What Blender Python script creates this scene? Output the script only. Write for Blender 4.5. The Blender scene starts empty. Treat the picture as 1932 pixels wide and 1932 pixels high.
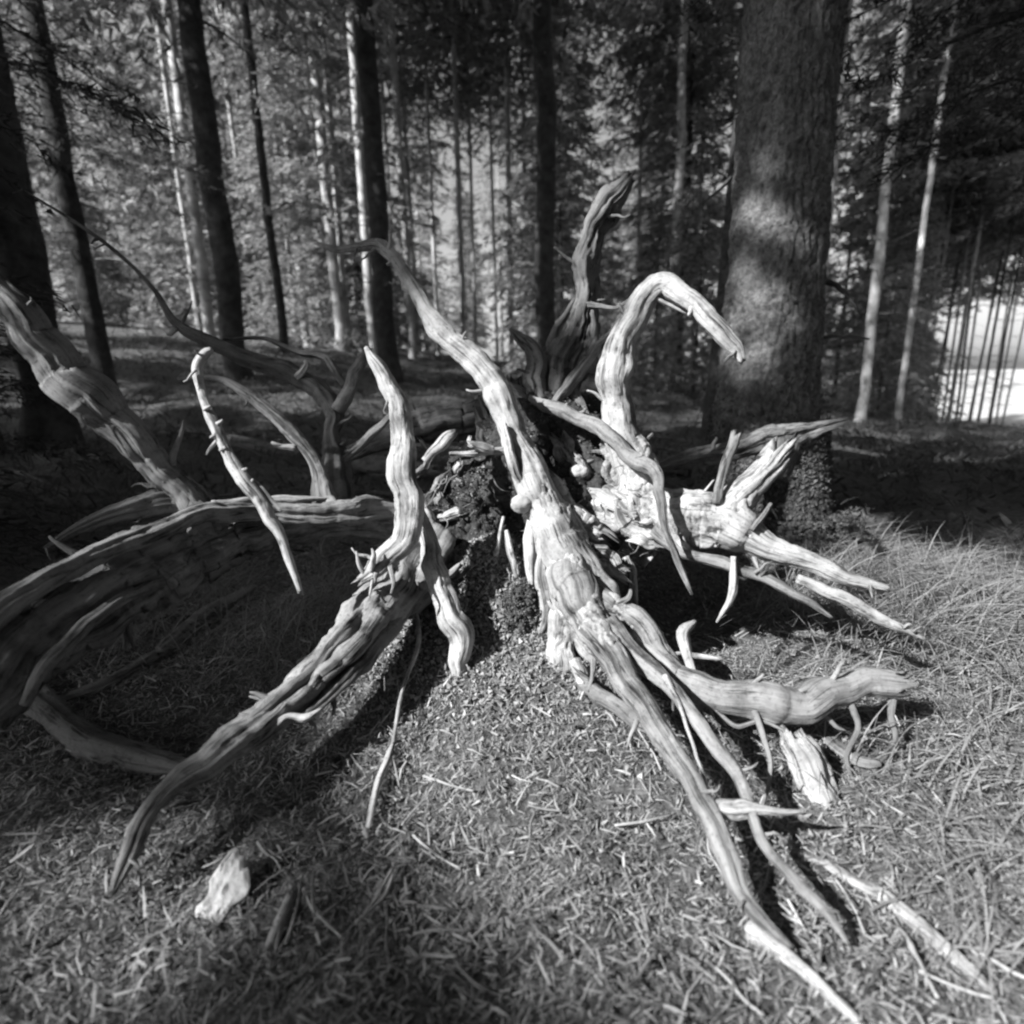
import bpy, math, random
import numpy as np
from mathutils import Vector, Matrix
random.seed(7)
RNG = np.random.default_rng(7)
S = bpy.context.scene
COL = S.collection

# ------------------------------------------------------------------ camera
H = 0.62                       # eye height above the needle litter
FPX = 1075.0                   # focal length in 1932-px picture units
PITCH = math.radians(13.5); ROLL = math.radians(1.24)
R0 = np.array([1.0, 0, 0]); U0 = np.array([0, math.sin(PITCH), math.cos(PITCH)])
F = np.array([0, math.cos(PITCH), -math.sin(PITCH)])
R = math.cos(ROLL)*R0 - math.sin(ROLL)*U0
U = math.cos(ROLL)*U0 + math.sin(ROLL)*R0
EYE = np.array([0, 0, H])
cd = bpy.data.cameras.new('camera'); cam = bpy.data.objects.new('camera', cd); COL.objects.link(cam)
cd.sensor_width = 36; cd.lens = 36*FPX/1932; cd.clip_start = 0.02; cd.clip_end = 1000
cam.matrix_world = Matrix([[R[0], U[0], -F[0], EYE[0]], [R[1], U[1], -F[1], EYE[1]], [R[2], U[2], -F[2], EYE[2]], [0, 0, 0, 1]])
S.camera = cam
cd.dof.use_dof = True; cd.dof.focus_distance = 1.2; cd.dof.aperture_fstop = 2.6   # the soft drawing of a simple camera
# ------------------------------------------------------------------ light
TOSUN = np.array([-0.67, -0.44, 0.60]); TOSUN /= np.linalg.norm(TOSUN)
W = bpy.data.worlds.new('World'); S.world = W; W.use_nodes = True
wn = W.node_tree; wn.nodes.clear()
sky = wn.nodes.new('ShaderNodeTexSky'); sky.sky_type = 'NISHITA'; sky.sun_disc = False
sky.sun_elevation = math.asin(TOSUN[2]); sky.sun_rotation = math.atan2(TOSUN[0], TOSUN[1])
sky.dust_density = 2.0
bw = wn.nodes.new('ShaderNodeRGBToBW'); bg = wn.nodes.new('ShaderNodeBackground'); wo = wn.nodes.new('ShaderNodeOutputWorld')
bg.inputs['Strength'].default_value = 0.088
wn.links.new(sky.outputs[0], bw.inputs[0]); wn.links.new(bw.outputs[0], bg.inputs[0]); wn.links.new(bg.outputs[0], wo.inputs[0])
sl = bpy.data.lights.new('sun', 'SUN'); sl.energy = 5.0; sl.angle = math.radians(0.6); sl.color = (1, 1, 1)
sun = bpy.data.objects.new('sun', sl); COL.objects.link(sun)
sun.rotation_euler = Vector(TOSUN).to_track_quat('Z', 'Y').to_euler()
S.view_settings.view_transform = 'Standard'; S.view_settings.look = 'None'
S.view_settings.gamma = 1; S.view_settings.exposure = 1.18; S.view_settings.use_curve_mapping = False
S.cycles.filter_width = 2.3
S.cycles.max_bounces = 5; S.cycles.diffuse_bounces = 3; S.cycles.transmission_bounces = 3
S.cycles.use_denoising = True

# ------------------------------------------------------------------ noise (numpy gradient noise)
_p = np.random.default_rng(3).permutation(256); _p = np.concatenate([_p, _p, _p])
_g = np.random.default_rng(4).normal(size=(256, 3)); _g /= np.linalg.norm(_g, axis=1)[:, None]
def pn(x, y, z):
    x, y, z = np.broadcast_arrays(np.asarray(x, float), np.asarray(y, float), np.asarray(z, float))
    xi, yi, zi = np.floor(x).astype(int), np.floor(y).astype(int), np.floor(z).astype(int)
    xf, yf, zf = x-xi, y-yi, z-zi
    xi &= 255; yi &= 255; zi &= 255
    fu = xf*xf*xf*(xf*(xf*6-15)+10); fv = yf*yf*yf*(yf*(yf*6-15)+10); fw = zf*zf*zf*(zf*(zf*6-15)+10)
    out = 0
    for a in (0, 1):
        for b in (0, 1):
            for c in (0, 1):
                g = _g[_p[_p[_p[xi+a]+yi+b]+zi+c]]
                d = g[..., 0]*(xf-a)+g[..., 1]*(yf-b)+g[..., 2]*(zf-c)
                out = out + d*(fu if a else 1-fu)*(fv if b else 1-fv)*(fw if c else 1-fw)
    return out*1.5
def fbm(x, y, z, o=4, g=.5):
    s = 0; a = 1; f = 1
    for i in range(o):
        s = s + a*pn(x*f+i*17.3, y*f-i*9.1, z*f+i*5.7); a *= g; f *= 2.03
    return s
def sstep(a, b, x):
    t = np.clip((x-a)/(b-a), 0, 1); return t*t*(3-2*t)

# ------------------------------------------------------------------ picture <-> place
def P(px, py, z):              # point seen at (px, py) of the 1932-px photograph, z metres along the camera axis
    return EYE + z*(F + R*(px-966)/FPX - U*(py-966)/FPX)
def ground_z(x, y):
    x = np.asarray(x, float); y = np.asarray(y, float)
    d = np.sqrt(x*x+y*y)
    w = sstep(1.6, 9.5, d)
    yy = np.clip(y, -3, 16)
    z = w*(0.060*yy - 0.125*np.clip(x, -9, 11))
    z = z - 0.10*np.clip(d-14, 0, 22)*sstep(.42, .72, x/np.maximum(y, 1))
    # heap of earth and needles under the stump, a hollow behind the right-hand roots
    z = z + 0.175*np.exp(-(((x+0.03)/0.19)**2+((y-1.24)/0.15)**2)**1.3) + 0.09*np.exp(-((x+0.08)/0.33)**2-((y-1.15)/0.30)**2)
    z = z - 0.09*np.exp(-((x-0.52)/0.25)**2-((y-1.42)/0.25)**2)
    z = z + 0.030*pn(x*2.1, y*2.1, 0.3)*(1+w*3) + 0.010*pn(x*8, y*8, 2.1) + 0.10*w*pn(x*.5, y*.5, 7.7)
    return z
def G(px, py, up=0.0):          # where the line of sight meets the terrain
    t = 0.3
    d = P(px, py, 1.0)-EYE
    while t < 60:
        q = EYE+d*t
        if q[2] <= ground_z(q[0], q[1])+up: break
        t += 0.01*max(1, t*.5)
    return q

# ------------------------------------------------------------------ objects
def link(name, me, parent=None, mat=None, loc=None):
    o = bpy.data.objects.new(name, me); COL.objects.link(o)
    if parent is not None: o.parent = parent
    if mat is not None and me is not None and not me.materials: me.materials.append(mat)
    if loc is not None: o.location = loc
    return o
def tag(o, label=None, cat=None, group=None, kind=None):
    if label: o['label'] = label
    if cat: o['category'] = cat
    if group: o['group'] = group
    if kind: o['kind'] = kind
    return o
def empty(name, loc, label, cat, group=None):
    o = bpy.data.objects.new(name, None); o.empty_display_size = .1; COL.objects.link(o); o.location = loc
    return tag(o, label, cat, group)
def mesh(name, v, faces, smooth=True, attrs=None):
    """faces: (n,3) or (n,4) int array"""
    me = bpy.data.meshes.new(name); v = np.asarray(v, np.float32); faces = np.asarray(faces, np.int32)
    n, k = faces.shape
    me.vertices.add(len(v)); me.vertices.foreach_set('co', v.ravel())
    me.loops.add(n*k); me.loops.foreach_set('vertex_index', faces.ravel())
    me.polygons.add(n); me.polygons.foreach_set('loop_start', np.arange(n, dtype=np.int32)*k)
    me.polygons.foreach_set('loop_total', np.full(n, k, np.int32))
    me.polygons.foreach_set('use_smooth', np.full(n, smooth))
    if attrs:
        for an, av in attrs.items():
            a = me.attributes.new(an, 'FLOAT_VECTOR', 'POINT'); a.data.foreach_set('vector', np.asarray(av, np.float32).ravel())
    me.update(calc_edges=True); me.validate()
    return me

# ------------------------------------------------------------------ materials
def mat_base(name):
    m = bpy.data.materials.new(name); m.use_nodes = True; nt = m.node_tree; nt.nodes.clear()
    out = nt.nodes.new('ShaderNodeOutputMaterial'); b = nt.nodes.new('ShaderNodeBsdfPrincipled')
    b.inputs['Roughness'].default_value = .85
    if 'Specular IOR Level' in b.inputs: b.inputs['Specular IOR Level'].default_value = .25
    nt.links.new(b.outputs[0], out.inputs[0]); return m, nt, b, out
def N(nt, t, **kw):
    n = nt.nodes.new(t)
    for k, v in kw.items():
        if k in n.inputs: n.inputs[k].default_value = v
        else: setattr(n, k, v)
    return n
def ramp(nt, src, stops):
    r = nt.nodes.new('ShaderNodeValToRGB'); nt.links.new(src, r.inputs[0]); e = r.color_ramp.elements
    while len(e) < len(stops): e.new(.5)
    for i, (p, c) in enumerate(stops): e[i].position = p; e[i].color = (c, c, c, 1)
    return r.outputs[0]
def mul(nt, a, b):
    m = N(nt, 'ShaderNodeMix', data_type='RGBA', blend_type='MULTIPLY'); m.inputs[0].default_value = 1
    nt.links.new(a, m.inputs[6]); nt.links.new(b, m.inputs[7]); return m.outputs[2]
def wood(name, lo, hi, blot=.6, bump=.6, fine=230.0):
    m, nt, b, out = mat_base(name)
    at = N(nt, 'ShaderNodeAttribute', attribute_name='grain')
    n1 = N(nt, 'ShaderNodeTexNoise', Scale=fine, Detail=5.0, Roughness=.65); nt.links.new(at.outputs['Vector'], n1.inputs['Vector'])
    n3 = N(nt, 'ShaderNodeTexNoise', Scale=fine*.28, Detail=4.0, Roughness=.6); nt.links.new(at.outputs['Vector'], n3.inputs['Vector'])
    tc = N(nt, 'ShaderNodeTexCoord')
    n2 = N(nt, 'ShaderNodeTexNoise', Scale=17.0, Detail=6.0, Roughness=.62); nt.links.new(tc.outputs['Object'], n2.inputs['Vector'])
    n4 = N(nt, 'ShaderNodeTexNoise', Scale=160.0, Detail=3.0, Roughness=.7); nt.links.new(tc.outputs['Object'], n4.inputs['Vector'])
    c = ramp(nt, n1.outputs[0], [(.28, lo*.8+hi*.2), (.44, lo*.25+hi*.75), (.7, hi)])
    c = mul(nt, c, ramp(nt, n3.outputs[0], [(.34, .36), (.42, .9), (.7, 1.03)]))
    c = mul(nt, c, ramp(nt, n2.outputs[0], [(.32, blot), (.55, 1.0), (.8, 1.0)]))
    c = mul(nt, c, ramp(nt, n4.outputs[0], [(.30, .55), (.45, 1.0), (.8, 1.0)]))
    n5 = N(nt, 'ShaderNodeTexNoise', Scale=fine*.16, Detail=3.0, Roughness=.5, Distortion=.4); nt.links.new(at.outputs['Vector'], n5.inputs['Vector'])
    cr = ramp(nt, n5.outputs[0], [(0, 1), (.468, 1), (.487, .16), (.493, .16), (.512, 1), (1, 1)])
    n6 = N(nt, 'ShaderNodeTexNoise', Scale=fine*.33, Detail=2.0, Roughness=.5, Distortion=.3); nt.links.new(at.outputs['Vector'], n6.inputs['Vector'])
    cr2 = ramp(nt, n6.outputs[0], [(0, 1), (.53, 1), (.545, .5), (.55, .5), (.565, 1), (1, 1)])
    crk0 = mul(nt, cr, cr2)
    mk = N(nt, 'ShaderNodeMix', data_type='RGBA', blend_type='MIX'); mk.inputs[7].default_value = (1, 1, 1, 1)
    nt.links.new(ramp(nt, n2.outputs[0], [(.40, 0), (.56, 1)]), mk.inputs[0]); nt.links.new(crk0, mk.inputs[6]); crk = mk.outputs[2]; c = mul(nt, c, crk)
    nt.links.new(c, b.inputs['Base Color'])
    a0 = N(nt, 'ShaderNodeMath', operation='ADD'); nt.links.new(n1.outputs[0], a0.inputs[0]); nt.links.new(n3.outputs[0], a0.inputs[1])
    add = N(nt, 'ShaderNodeMath', operation='ADD'); nt.links.new(a0.outputs[0], add.inputs[0]); nt.links.new(crk, add.inputs[1])
    bu = N(nt, 'ShaderNodeBump', Strength=bump, Distance=.004); nt.links.new(add.outputs[0], bu.inputs['Height'])
    nt.links.new(bu.outputs[0], b.inputs['Normal'])
    return m
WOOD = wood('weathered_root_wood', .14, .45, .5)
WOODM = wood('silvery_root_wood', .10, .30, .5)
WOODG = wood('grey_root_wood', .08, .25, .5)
WOODS = wood('shade_toned_root_wood', .06, .20, .5)  # darker wood tone, puts the shade of the left roots into the colour
WOODD = wood('dark_root_and_shadow_wood', .05, .17, .6)  # dark roots, and the strips that stand in for shadows
BARKR = wood('rough_root_bark', .09, .50, .35, .9, 150.0)
def leafy(name, lo, hi, trans=.3):
    m, nt, b, out = mat_base(name)
    ge = N(nt, 'ShaderNodeNewGeometry')
    c = ramp(nt, ge.outputs['Random Per Island'], [(0, lo), (1, hi)])
    nt.links.new(c, b.inputs['Base Color'])
    if trans:
        t = N(nt, 'ShaderNodeBsdfTranslucent'); nt.links.new(c, t.inputs[0])
        mx = N(nt, 'ShaderNodeMixShader'); mx.inputs[0].default_value = trans
        nt.links.new(b.outputs[0], mx.inputs[1]); nt.links.new(t.outputs[0], mx.inputs[2]); nt.links.new(mx.outputs[0], out.inputs[0])
    return m
FOL = leafy('spruce_needles', .025, .09, .25)  # dark needle copy, shade of the near boughs put into the colour
FOLF = leafy('lit_spruce_needles', .14, .50, .55)  # brightened needle copy, makes up in colour for missing background sun
NEED = leafy('dry_needles', .07, .34, 0)
NEEDP = leafy('bleached_needles', .2, .42, 0)
GRASS = leafy('dry_grass', .14, .34, .3)
HERB = leafy('low_leaves', .04, .12, .3)
CRUMB = leafy('earth_crumbs', .06, .36, 0)
def rocky(name, lo, hi, sc=40., bump=.8, dist=.01):
    m, nt, b, out = mat_base(name)
    tc = N(nt, 'ShaderNodeTexCoord')
    n1 = N(nt, 'ShaderNodeTexNoise', Scale=sc, Detail=8.0, Roughness=.7); nt.links.new(tc.outputs['Object'], n1.inputs['Vector'])
    n2 = N(nt, 'ShaderNodeTexNoise', Scale=sc*.2, Detail=4.0); nt.links.new(tc.outputs['Object'], n2.inputs['Vector'])
    c = mul(nt, ramp(nt, n1.outputs[0], [(.33, lo), (.68, hi)]), ramp(nt, n2.outputs[0], [(.3, .6), (.65, 1.1)]))
    nt.links.new(c, b.inputs['Base Color'])
    bu = N(nt, 'ShaderNodeBump', Strength=bump, Distance=dist); nt.links.new(n1.outputs[0], bu.inputs['Height']); nt.links.new(bu.outputs[0], b.inputs['Normal'])
    return m
SOIL = rocky('forest_soil', .04, .17, 60.)
EARTH = rocky('dark_root_earth', .015, .10, 60., 1.0, .012)
CLOD = rocky('pale_dry_clod', .12, .50, 70., 1.0, .008)
STONE = rocky('smooth_pebble', .32, .5, 30., .3, .004)
BARK = rocky('spruce_bark', .08, .38, 55., 1.0, .02)
BARKT = rocky('dark_spruce_bark', .03, .13, 42., 1.0, .02)
BARKD = rocky('silhouette_trunk_bark', .02, .08, 9., .8, .03)  # darkened bark copy for trunks seen as shaded silhouettes
BARKL = rocky('sunlit_trunk_bark', .28, .60, 7., .6, .03)  # pale bark copy, sunlight on the far trunks put into the colour
PALE = rocky('white_birch_bark', .42, .78, 45., .8, .006)

# ------------------------------------------------------------------ tubes (roots, trunks)
def spline(c, n_per):
    c = np.asarray(c, float); c = np.vstack([2*c[0]-c[1], c, 2*c[-1]-c[-2]])
    out = []
    for i in range(1, len(c)-2):
        t = np.linspace(0, 1, n_per, endpoint=False)[:, None]
        a, b, d, e = c[i-1], c[i], c[i+1], c[i+2]
        out.append(.5*((2*b)+(-a+d)*t+(2*a-5*b+4*d-e)*t*t+(-a+3*b-3*d+e)*t**3))
    out.append(c[-2][None]); return np.vstack(out)
_seed = [0]
def tube_mesh(name, xyzr, sides=26, step=.006, flute=.22, fissure=.16, lump=.10, wobble=.10, end='point', start='open', twist=1.6, scale=1.0, flat=None, kink=0.0, knots=0):
    _seed[0] += 1; sd = _seed[0]*13.7
    c = spline(xyzr, 16)
    seg = np.linalg.norm(np.diff(c[:, :3], axis=0), axis=1); s = np.concatenate([[0], np.cumsum(seg)])
    n = max(6, int(s[-1]/step)); si = np.linspace(0, s[-1], n)
    c = np.stack([np.interp(si, s, c[:, k]) for k in range(4)], 1)
    pos, r = c[:, :3].copy(), np.maximum(c[:, 3], .0008)
    for k in range(3):
        pos[:, k] += wobble*r*1.2*pn(si*9/scale+sd, k*7.7+sd, 1.3)+wobble*r*.6*pn(si*28/scale+sd, k*3.1, sd)
    if kink:
        for k in range(3): pos[:, k] += kink*r*(np.abs(pn(si*11/scale+sd, k*5.3, sd))-.25)*2.2*np.minimum(1, np.minimum(si, s[-1]-si)/.03)
    r = r*(1+lump*1.3*pn(si*14/scale+sd, 3.3, sd)+lump*.8*pn(si*45/scale, sd, 1.1))
    T = np.gradient(pos, axis=0); T /= np.linalg.norm(T, axis=1)[:, None]
    a = np.cross(T[0], [0, 0, 1.]);
    if np.linalg.norm(a) < .1: a = np.cross(T[0], [1., 0, 0])
    A = np.zeros_like(pos); a /= np.linalg.norm(a)
    for i in range(n):
        a = a-T[i]*a.dot(T[i]); a /= np.linalg.norm(a); A[i] = a
    B = np.cross(T, A)
    th = np.linspace(0, 2*np.pi, sides, endpoint=False)
    ss = si[:, None]; tt = th[None, :]+twist*ss/scale*.6
    ct, st = np.cos(tt), np.sin(tt)
    q = 1/scale
    rr = 1+flute*1.6*pn(ct*1.25+sd, st*1.25, ss*3.0*q+sd)+flute*.8*pn(ct*2.6, st*2.6+sd, ss*6*q)
    fi = np.abs(pn(ct*3.4+sd, st*3.4, ss*7.0*q+sd)); rr = rr-fissure*1.2*np.clip(1-fi*6, 0, 1)*np.clip(.25+2.2*pn(ct*.9, st*.9+sd, ss*9*q+sd), 0, 1)
    rr = rr+fissure*.35*pn(ct*9, st*9+sd, ss*80*q)
    rr = rr+fissure*.5*pn(ct*6, st*6, ss*9*q+sd)+fissure*.3*pn(ct*11, st*11, ss*18*q+sd)
    kr = np.random.default_rng(_seed[0])
    for _ in range(int(knots*s[-1])):
        s0 = kr.uniform(.05, .97)*s[-1]; t0 = kr.uniform(0, 6.28); r0 = np.interp(s0, si, r); am = kr.uniform(.10, .38)*kr.choice([1, 1, -.6])
        dth = np.angle(np.exp(1j*(th[None]-t0)))
        rr = rr+am*np.exp(-((ss-s0)/(r0*kr.uniform(.5, 1.1)))**2-(dth/kr.uniform(.35, .7))**2)
    rad = r[:, None]*np.maximum(rr, .3)
    if flat: rad = rad
    fb = 1.0 if flat is None else flat
    V = pos[:, None, :]+A[:, None, :]*(rad*np.cos(th)[None])[..., None]+B[:, None, :]*(rad*np.sin(th)[None]*fb)[..., None]
    if end == 'broken':
        j = r[-1]*(.9*pn(np.cos(th)*2.2+sd, np.sin(th)*2.2, 3.)+.7*pn(np.cos(th)*6, np.sin(th)*6, sd))
        for q_, w_ in ((-1, 2.6), (-2, 1.9), (-3, 1.2), (-4, .6)): V[q_] += T[-1]*(j*w_)[:, None]
    if start == 'broken':
        j = r[0]*(.9*pn(np.cos(th)*2.2, np.sin(th)*2.2, sd)+.7*pn(np.cos(th)*6, np.sin(th)*6+sd, 1.))
        for q_, w_ in ((0, 2.6), (1, 1.9), (2, 1.2), (3, .6)): V[q_] -= T[0]*(j*w_)[:, None]
    grain = np.stack([np.broadcast_to(ct, rad.shape)*r.mean(), np.broadcast_to(st, rad.shape)*r.mean(), np.broadcast_to(ss*.09, rad.shape)], -1)+sd*.1
    v = V.reshape(-1, 3); g = grain.reshape(-1, 3)
    i = np.arange(n-1)[:, None]*sides; k = np.arange(sides)[None]; k2 = (k+1) % sides
    f = np.stack([i+k, i+k2, i+sides+k2, i+sides+k], -1).reshape(-1, 4)
    v = np.vstack([v, pos[0], pos[-1]+(T[-1]*r[-1]*.3 if end == 'point' else -T[-1]*r[-1]*.35)]); g = np.vstack([g, g[0], g[-1]])
    nv = n*sides; kk = np.arange(sides)
    c0 = np.stack([(kk+1) % sides, kk, np.full(sides, nv), np.full(sides, nv)], -1)
    c1 = np.stack([(n-1)*sides+kk, (n-1)*sides+(kk+1) % sides, np.full(sides, nv+1), np.full(sides, nv+1)], -1)
    me = bpy.data.meshes.new(name)
    faces = [tuple(x) for x in f.tolist()]+[tuple(x[:3]) for x in c0.tolist()]+[tuple(x[:3]) for x in c1.tolist()]
    me.from_pydata(v.tolist(), [], faces)
    at = me.attributes.new('grain', 'FLOAT_VECTOR', 'POINT'); at.data.foreach_set('vector', g.astype(np.float32).ravel())
    me.polygons.foreach_set('use_smooth', np.ones(len(me.polygons), bool)); me.update()
    return me
def pix(pts, k=.98):
    return [tuple(P(a, b, z))+(w*.5*z/FPX*k/(1+.45*((a-966)**2+(b-966)**2)/FPX**2),) for a, b, z, w in pts]
def root(pts, parent, mat=None, name='root', label=None, **kw):
    """a root traced as (x, y, depth, width) of the photograph"""
    if name == 'root_ridge_or_highlight': pts = [(pts[0][0], pts[0][1], pts[0][2], 3)]+list(pts[1:])
    x = pix(pts); big = max(p[3] for p in pts)
    kw.setdefault('kink', .22 if big > 45 else .42 if big > 16 else .8); kw.setdefault('knots', 9 if big > 16 else 0)
    if big > 40: kw['sides'] = max(kw.get('sides', 0), 48)
    if len(pts) > 2 and name == 'root' and kw.get('end', 'point') == 'point' and pts[-1][3] >= 8: kw['end'] = 'broken'
    o = link(name, tube_mesh(name, x, **kw), parent, mat or WOOD)
    if label: o['label'] = label
    if name == 'root' and len(pts) > 4:
        rr = random.Random(int(pts[0][0]*7+pts[-1][1])); n = int(sum(math.hypot(pts[i+1][0]-pts[i][0], pts[i+1][1]-pts[i][1]) for i in range(len(pts)-1))/130)
        for _ in range(n):
            i = rr.randrange(1, len(pts)-1); t = rr.random(); a, b = pts[i], pts[i+1 if i+1 < len(pts) else i]
            c = [a[k]+(b[k]-a[k])*t for k in range(4)]
            dx, dy = b[0]-a[0], b[1]-a[1]; d = math.hypot(dx, dy)+1e-6; sg = rr.choice([-1, 1])
            nx_, ny_ = -dy/d*sg, dx/d*sg; nx_ += dx/d*rr.uniform(.1, 1.1); ny_ += dy/d*rr.uniform(.1, 1.1); L = rr.uniform(12, 34)*(.5+c[3]/60); e = c[3]*.3
            zz = c[2]-rr.uniform(.0, .012); w = rr.uniform(5, 9)*(.6+c[3]/80)
            q = [(c[0]+nx_*e*.5, c[1]+ny_*e*.5, zz, w*1.3), (c[0]+nx_*(e+L*.35), c[1]+ny_*(e+L*.35), zz-.004, w), (c[0]+nx_*(e+L*.7)+rr.uniform(-4, 4), c[1]+ny_*(e+L*.7)+rr.uniform(-4, 4), zz-.008, w*.7),
                 (c[0]+nx_*(e+L)+rr.uniform(-7, 7), c[1]+ny_*(e+L)+rr.uniform(-7, 7), zz-.01, w*.35)]
            link('rootlet', tube_mesh('rootlet', pix(q), sides=9, step=.0055, flute=.1, fissure=.1, kink=.6, end='broken' if rr.random() < .5 else 'point'), o, mat or WOOD)
    return o
ZERO = (0, 0, 0)
def thing_at_origin(name, label, cat, group=None): return empty(name, ZERO, label, cat, group)

# ------------------------------------------------------------------ ground
def axis(lo, hi, fine_lo, fine_hi, step):
    a = list(np.arange(fine_lo, fine_hi, step)); s = step; x = fine_lo
    L = []
    while x > lo: s *= 1.09; x -= s; L.append(x)
    s = step; x = a[-1]; Rr = []
    while x < hi: s *= 1.09; x += s; Rr.append(x)
    return np.array(L[::-1]+a+Rr)
gx = axis(-300, 300, -1.6, 1.8, .016); gy = axis(-60, 400, .2, 2.6, .016)
X, Y = np.meshgrid(gx, gy)
Z = ground_z(X, Y)
near = np.exp(-((X)/2.5)**2-((Y-1)/2.5)**2)
Z = Z+near*(.012*fbm(X*22, Y*22, 1.7, 4, .6))
nx, ny = len(gx), len(gy)
i = np.arange(ny-1)[:, None]*nx; k = np.arange(nx-1)[None]
gf = np.stack([i+k, i+k+1, i+nx+k+1, i+nx+k], -1).reshape(-1, 4)
gme = mesh('ground', np.stack([X, Y, Z], -1).reshape(-1, 3), gf)
g_o = link('ground', gme, None, SOIL); g_o['kind'] = 'structure'

fx = np.linspace(14, 260, 70); fy = np.linspace(14, 330, 80); X, Y = np.meshgrid(fx, fy)
Z = ground_z(X, Y)+.12+.004*np.clip(np.hypot(X, Y)-40, 0, 150)+.25*pn(X*.05, Y*.05, 1.)+np.where(X/Y < .62, -3., 0)+np.where(np.hypot(X, Y) < 26, -.6, 0)
i = np.arange(79)[:, None]*70; k = np.arange(69)[None]
ff = np.stack([i+k, i+k+1, i+70+k+1, i+70+k], -1).reshape(-1, 4)
FIELD = rocky('dry_stubble_field', .36, .56, 2., .3, .02)
link('field', mesh('field', np.stack([X, Y, Z], -1).reshape(-1, 3), ff), None, FIELD)['kind'] = 'structure'

# ------------------------------------------------------------------ scatter helpers
def strips(pos, direc, length, width, bend, up):
    """thin bent strips: 3 cross lines, 4 triangles each -> quads"""
    n = len(pos); d = direc/np.linalg.norm(direc, axis=1)[:, None]
    side = np.cross(d, up); side /= np.linalg.norm(side, axis=1)[:, None]+1e-9
    l = length[:, None]; w = width[:, None]*.5; b = bend[:, None]
    nrm = np.cross(side, d)
    m = pos+d*l*.5+nrm*b*l; e = pos+d*l
    v = np.stack([pos-side*w, pos+side*w, m-side*w, m+side*w, e-side*w*.35, e+side*w*.35], 1).reshape(-1, 3)
    q = np.array([[0, 1, 3, 2], [2, 3, 5, 4]]); f = (np.arange(n)[:, None, None]*6+q[None]).reshape(-1, 4)
    return v, f
def litter(name, n, xr, yr, lmin, lmax, w, mat, label, keep=None, lift=(.002, .014), tilt=.35, seed=1, sharp=1.0, bend=.12):
    r = np.random.default_rng(seed)
    x = r.uniform(*xr, n); y = yr[0]+(yr[1]-yr[0])*r.random(n)**sharp
    m = np.ones(n, bool) if keep is None else keep(x, y, r)
    x, y = x[m], y[m]; n = len(x)
    z = ground_z(x, y)+.012*0+r.uniform(*lift, n)
    a = r.uniform(0, 2*np.pi, n); t = r.normal(0, tilt, n)
    e = .01; sx = (ground_z(x+e, y)-ground_z(x-e, y))/(2*e); sy = (ground_z(x, y+e)-ground_z(x, y-e))/(2*e)
    d = np.stack([np.cos(a), np.sin(a), np.cos(a)*sx+np.sin(a)*sy+np.abs(t)*.8], 1)
    l = r.uniform(lmin, lmax, n); up = r.normal(0, .5, (n, 3))+[0, 0, 1.]
    v, f = strips(np.stack([x, y, z], 1), d, l, l*0+w*r.uniform(.6, 1.5, n), r.normal(0, bend, n), up)
    o = link(name, mesh(name, v, f, False), None, mat); tag(o, label, name.replace('_', ' ')[:30], None, 'stuff')
    return o
def infrustum(x, y, r):
    return (np.abs(x) < y*1.08+.25)
hollow = lambda x, y, r: infrustum(x, y, r) & (r.random(len(x)) > 1.1*np.exp(-((x-.52)/.28)**2-((y-1.42)/.25)**2))  # litter thinned so bare dark soil stands in for shade below the right root
clump = lambda x, y, r: hollow(x, y, r) & (pn(x*9, y*9, 3.3)+r.normal(0, .3, len(x)) > -.12)
litter('needle_litter', 215000, (-1.6, 1.8), (.28, 2.1), .006, .025, .0011, NEED, 'matted brown needle litter covering the ground before the stump', hollow, seed=11, sharp=1.3, lift=(.001, .012), bend=.2)
litter('coarse_litter', 10000, (-1.5, 1.8), (.25, 2.2), .006, .030, .0022, NEED, 'coarser bits of bark and stalk mixed through the needle litter', clump, seed=16, sharp=1.25, bend=.2, tilt=.6)
litter('fine_litter', 45000, (-1.5, 1.8), (.3, 2.0), .004, .014, .0024, NEED, 'fine chaff of broken needles between the longer ones', infrustum, seed=15, sharp=1.2, lift=(.001, .008), tilt=.6)
litter('bleached_needle_litter', 4500, (-1.3, 1.7), (.25, 2.0), .012, .045, .0024, NEEDP, 'pale dry needles and splinters strewn over the litter', infrustum, seed=12, lift=(.006, .016))
litter('fallen_leaf_cover', 36000, (-9, 9), (1.9, 10), .03, .08, .012, HERB, 'low leaves and litter on the shaded floor behind the stump', infrustum, seed=13, lift=(.0, .05), tilt=.8)

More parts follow.
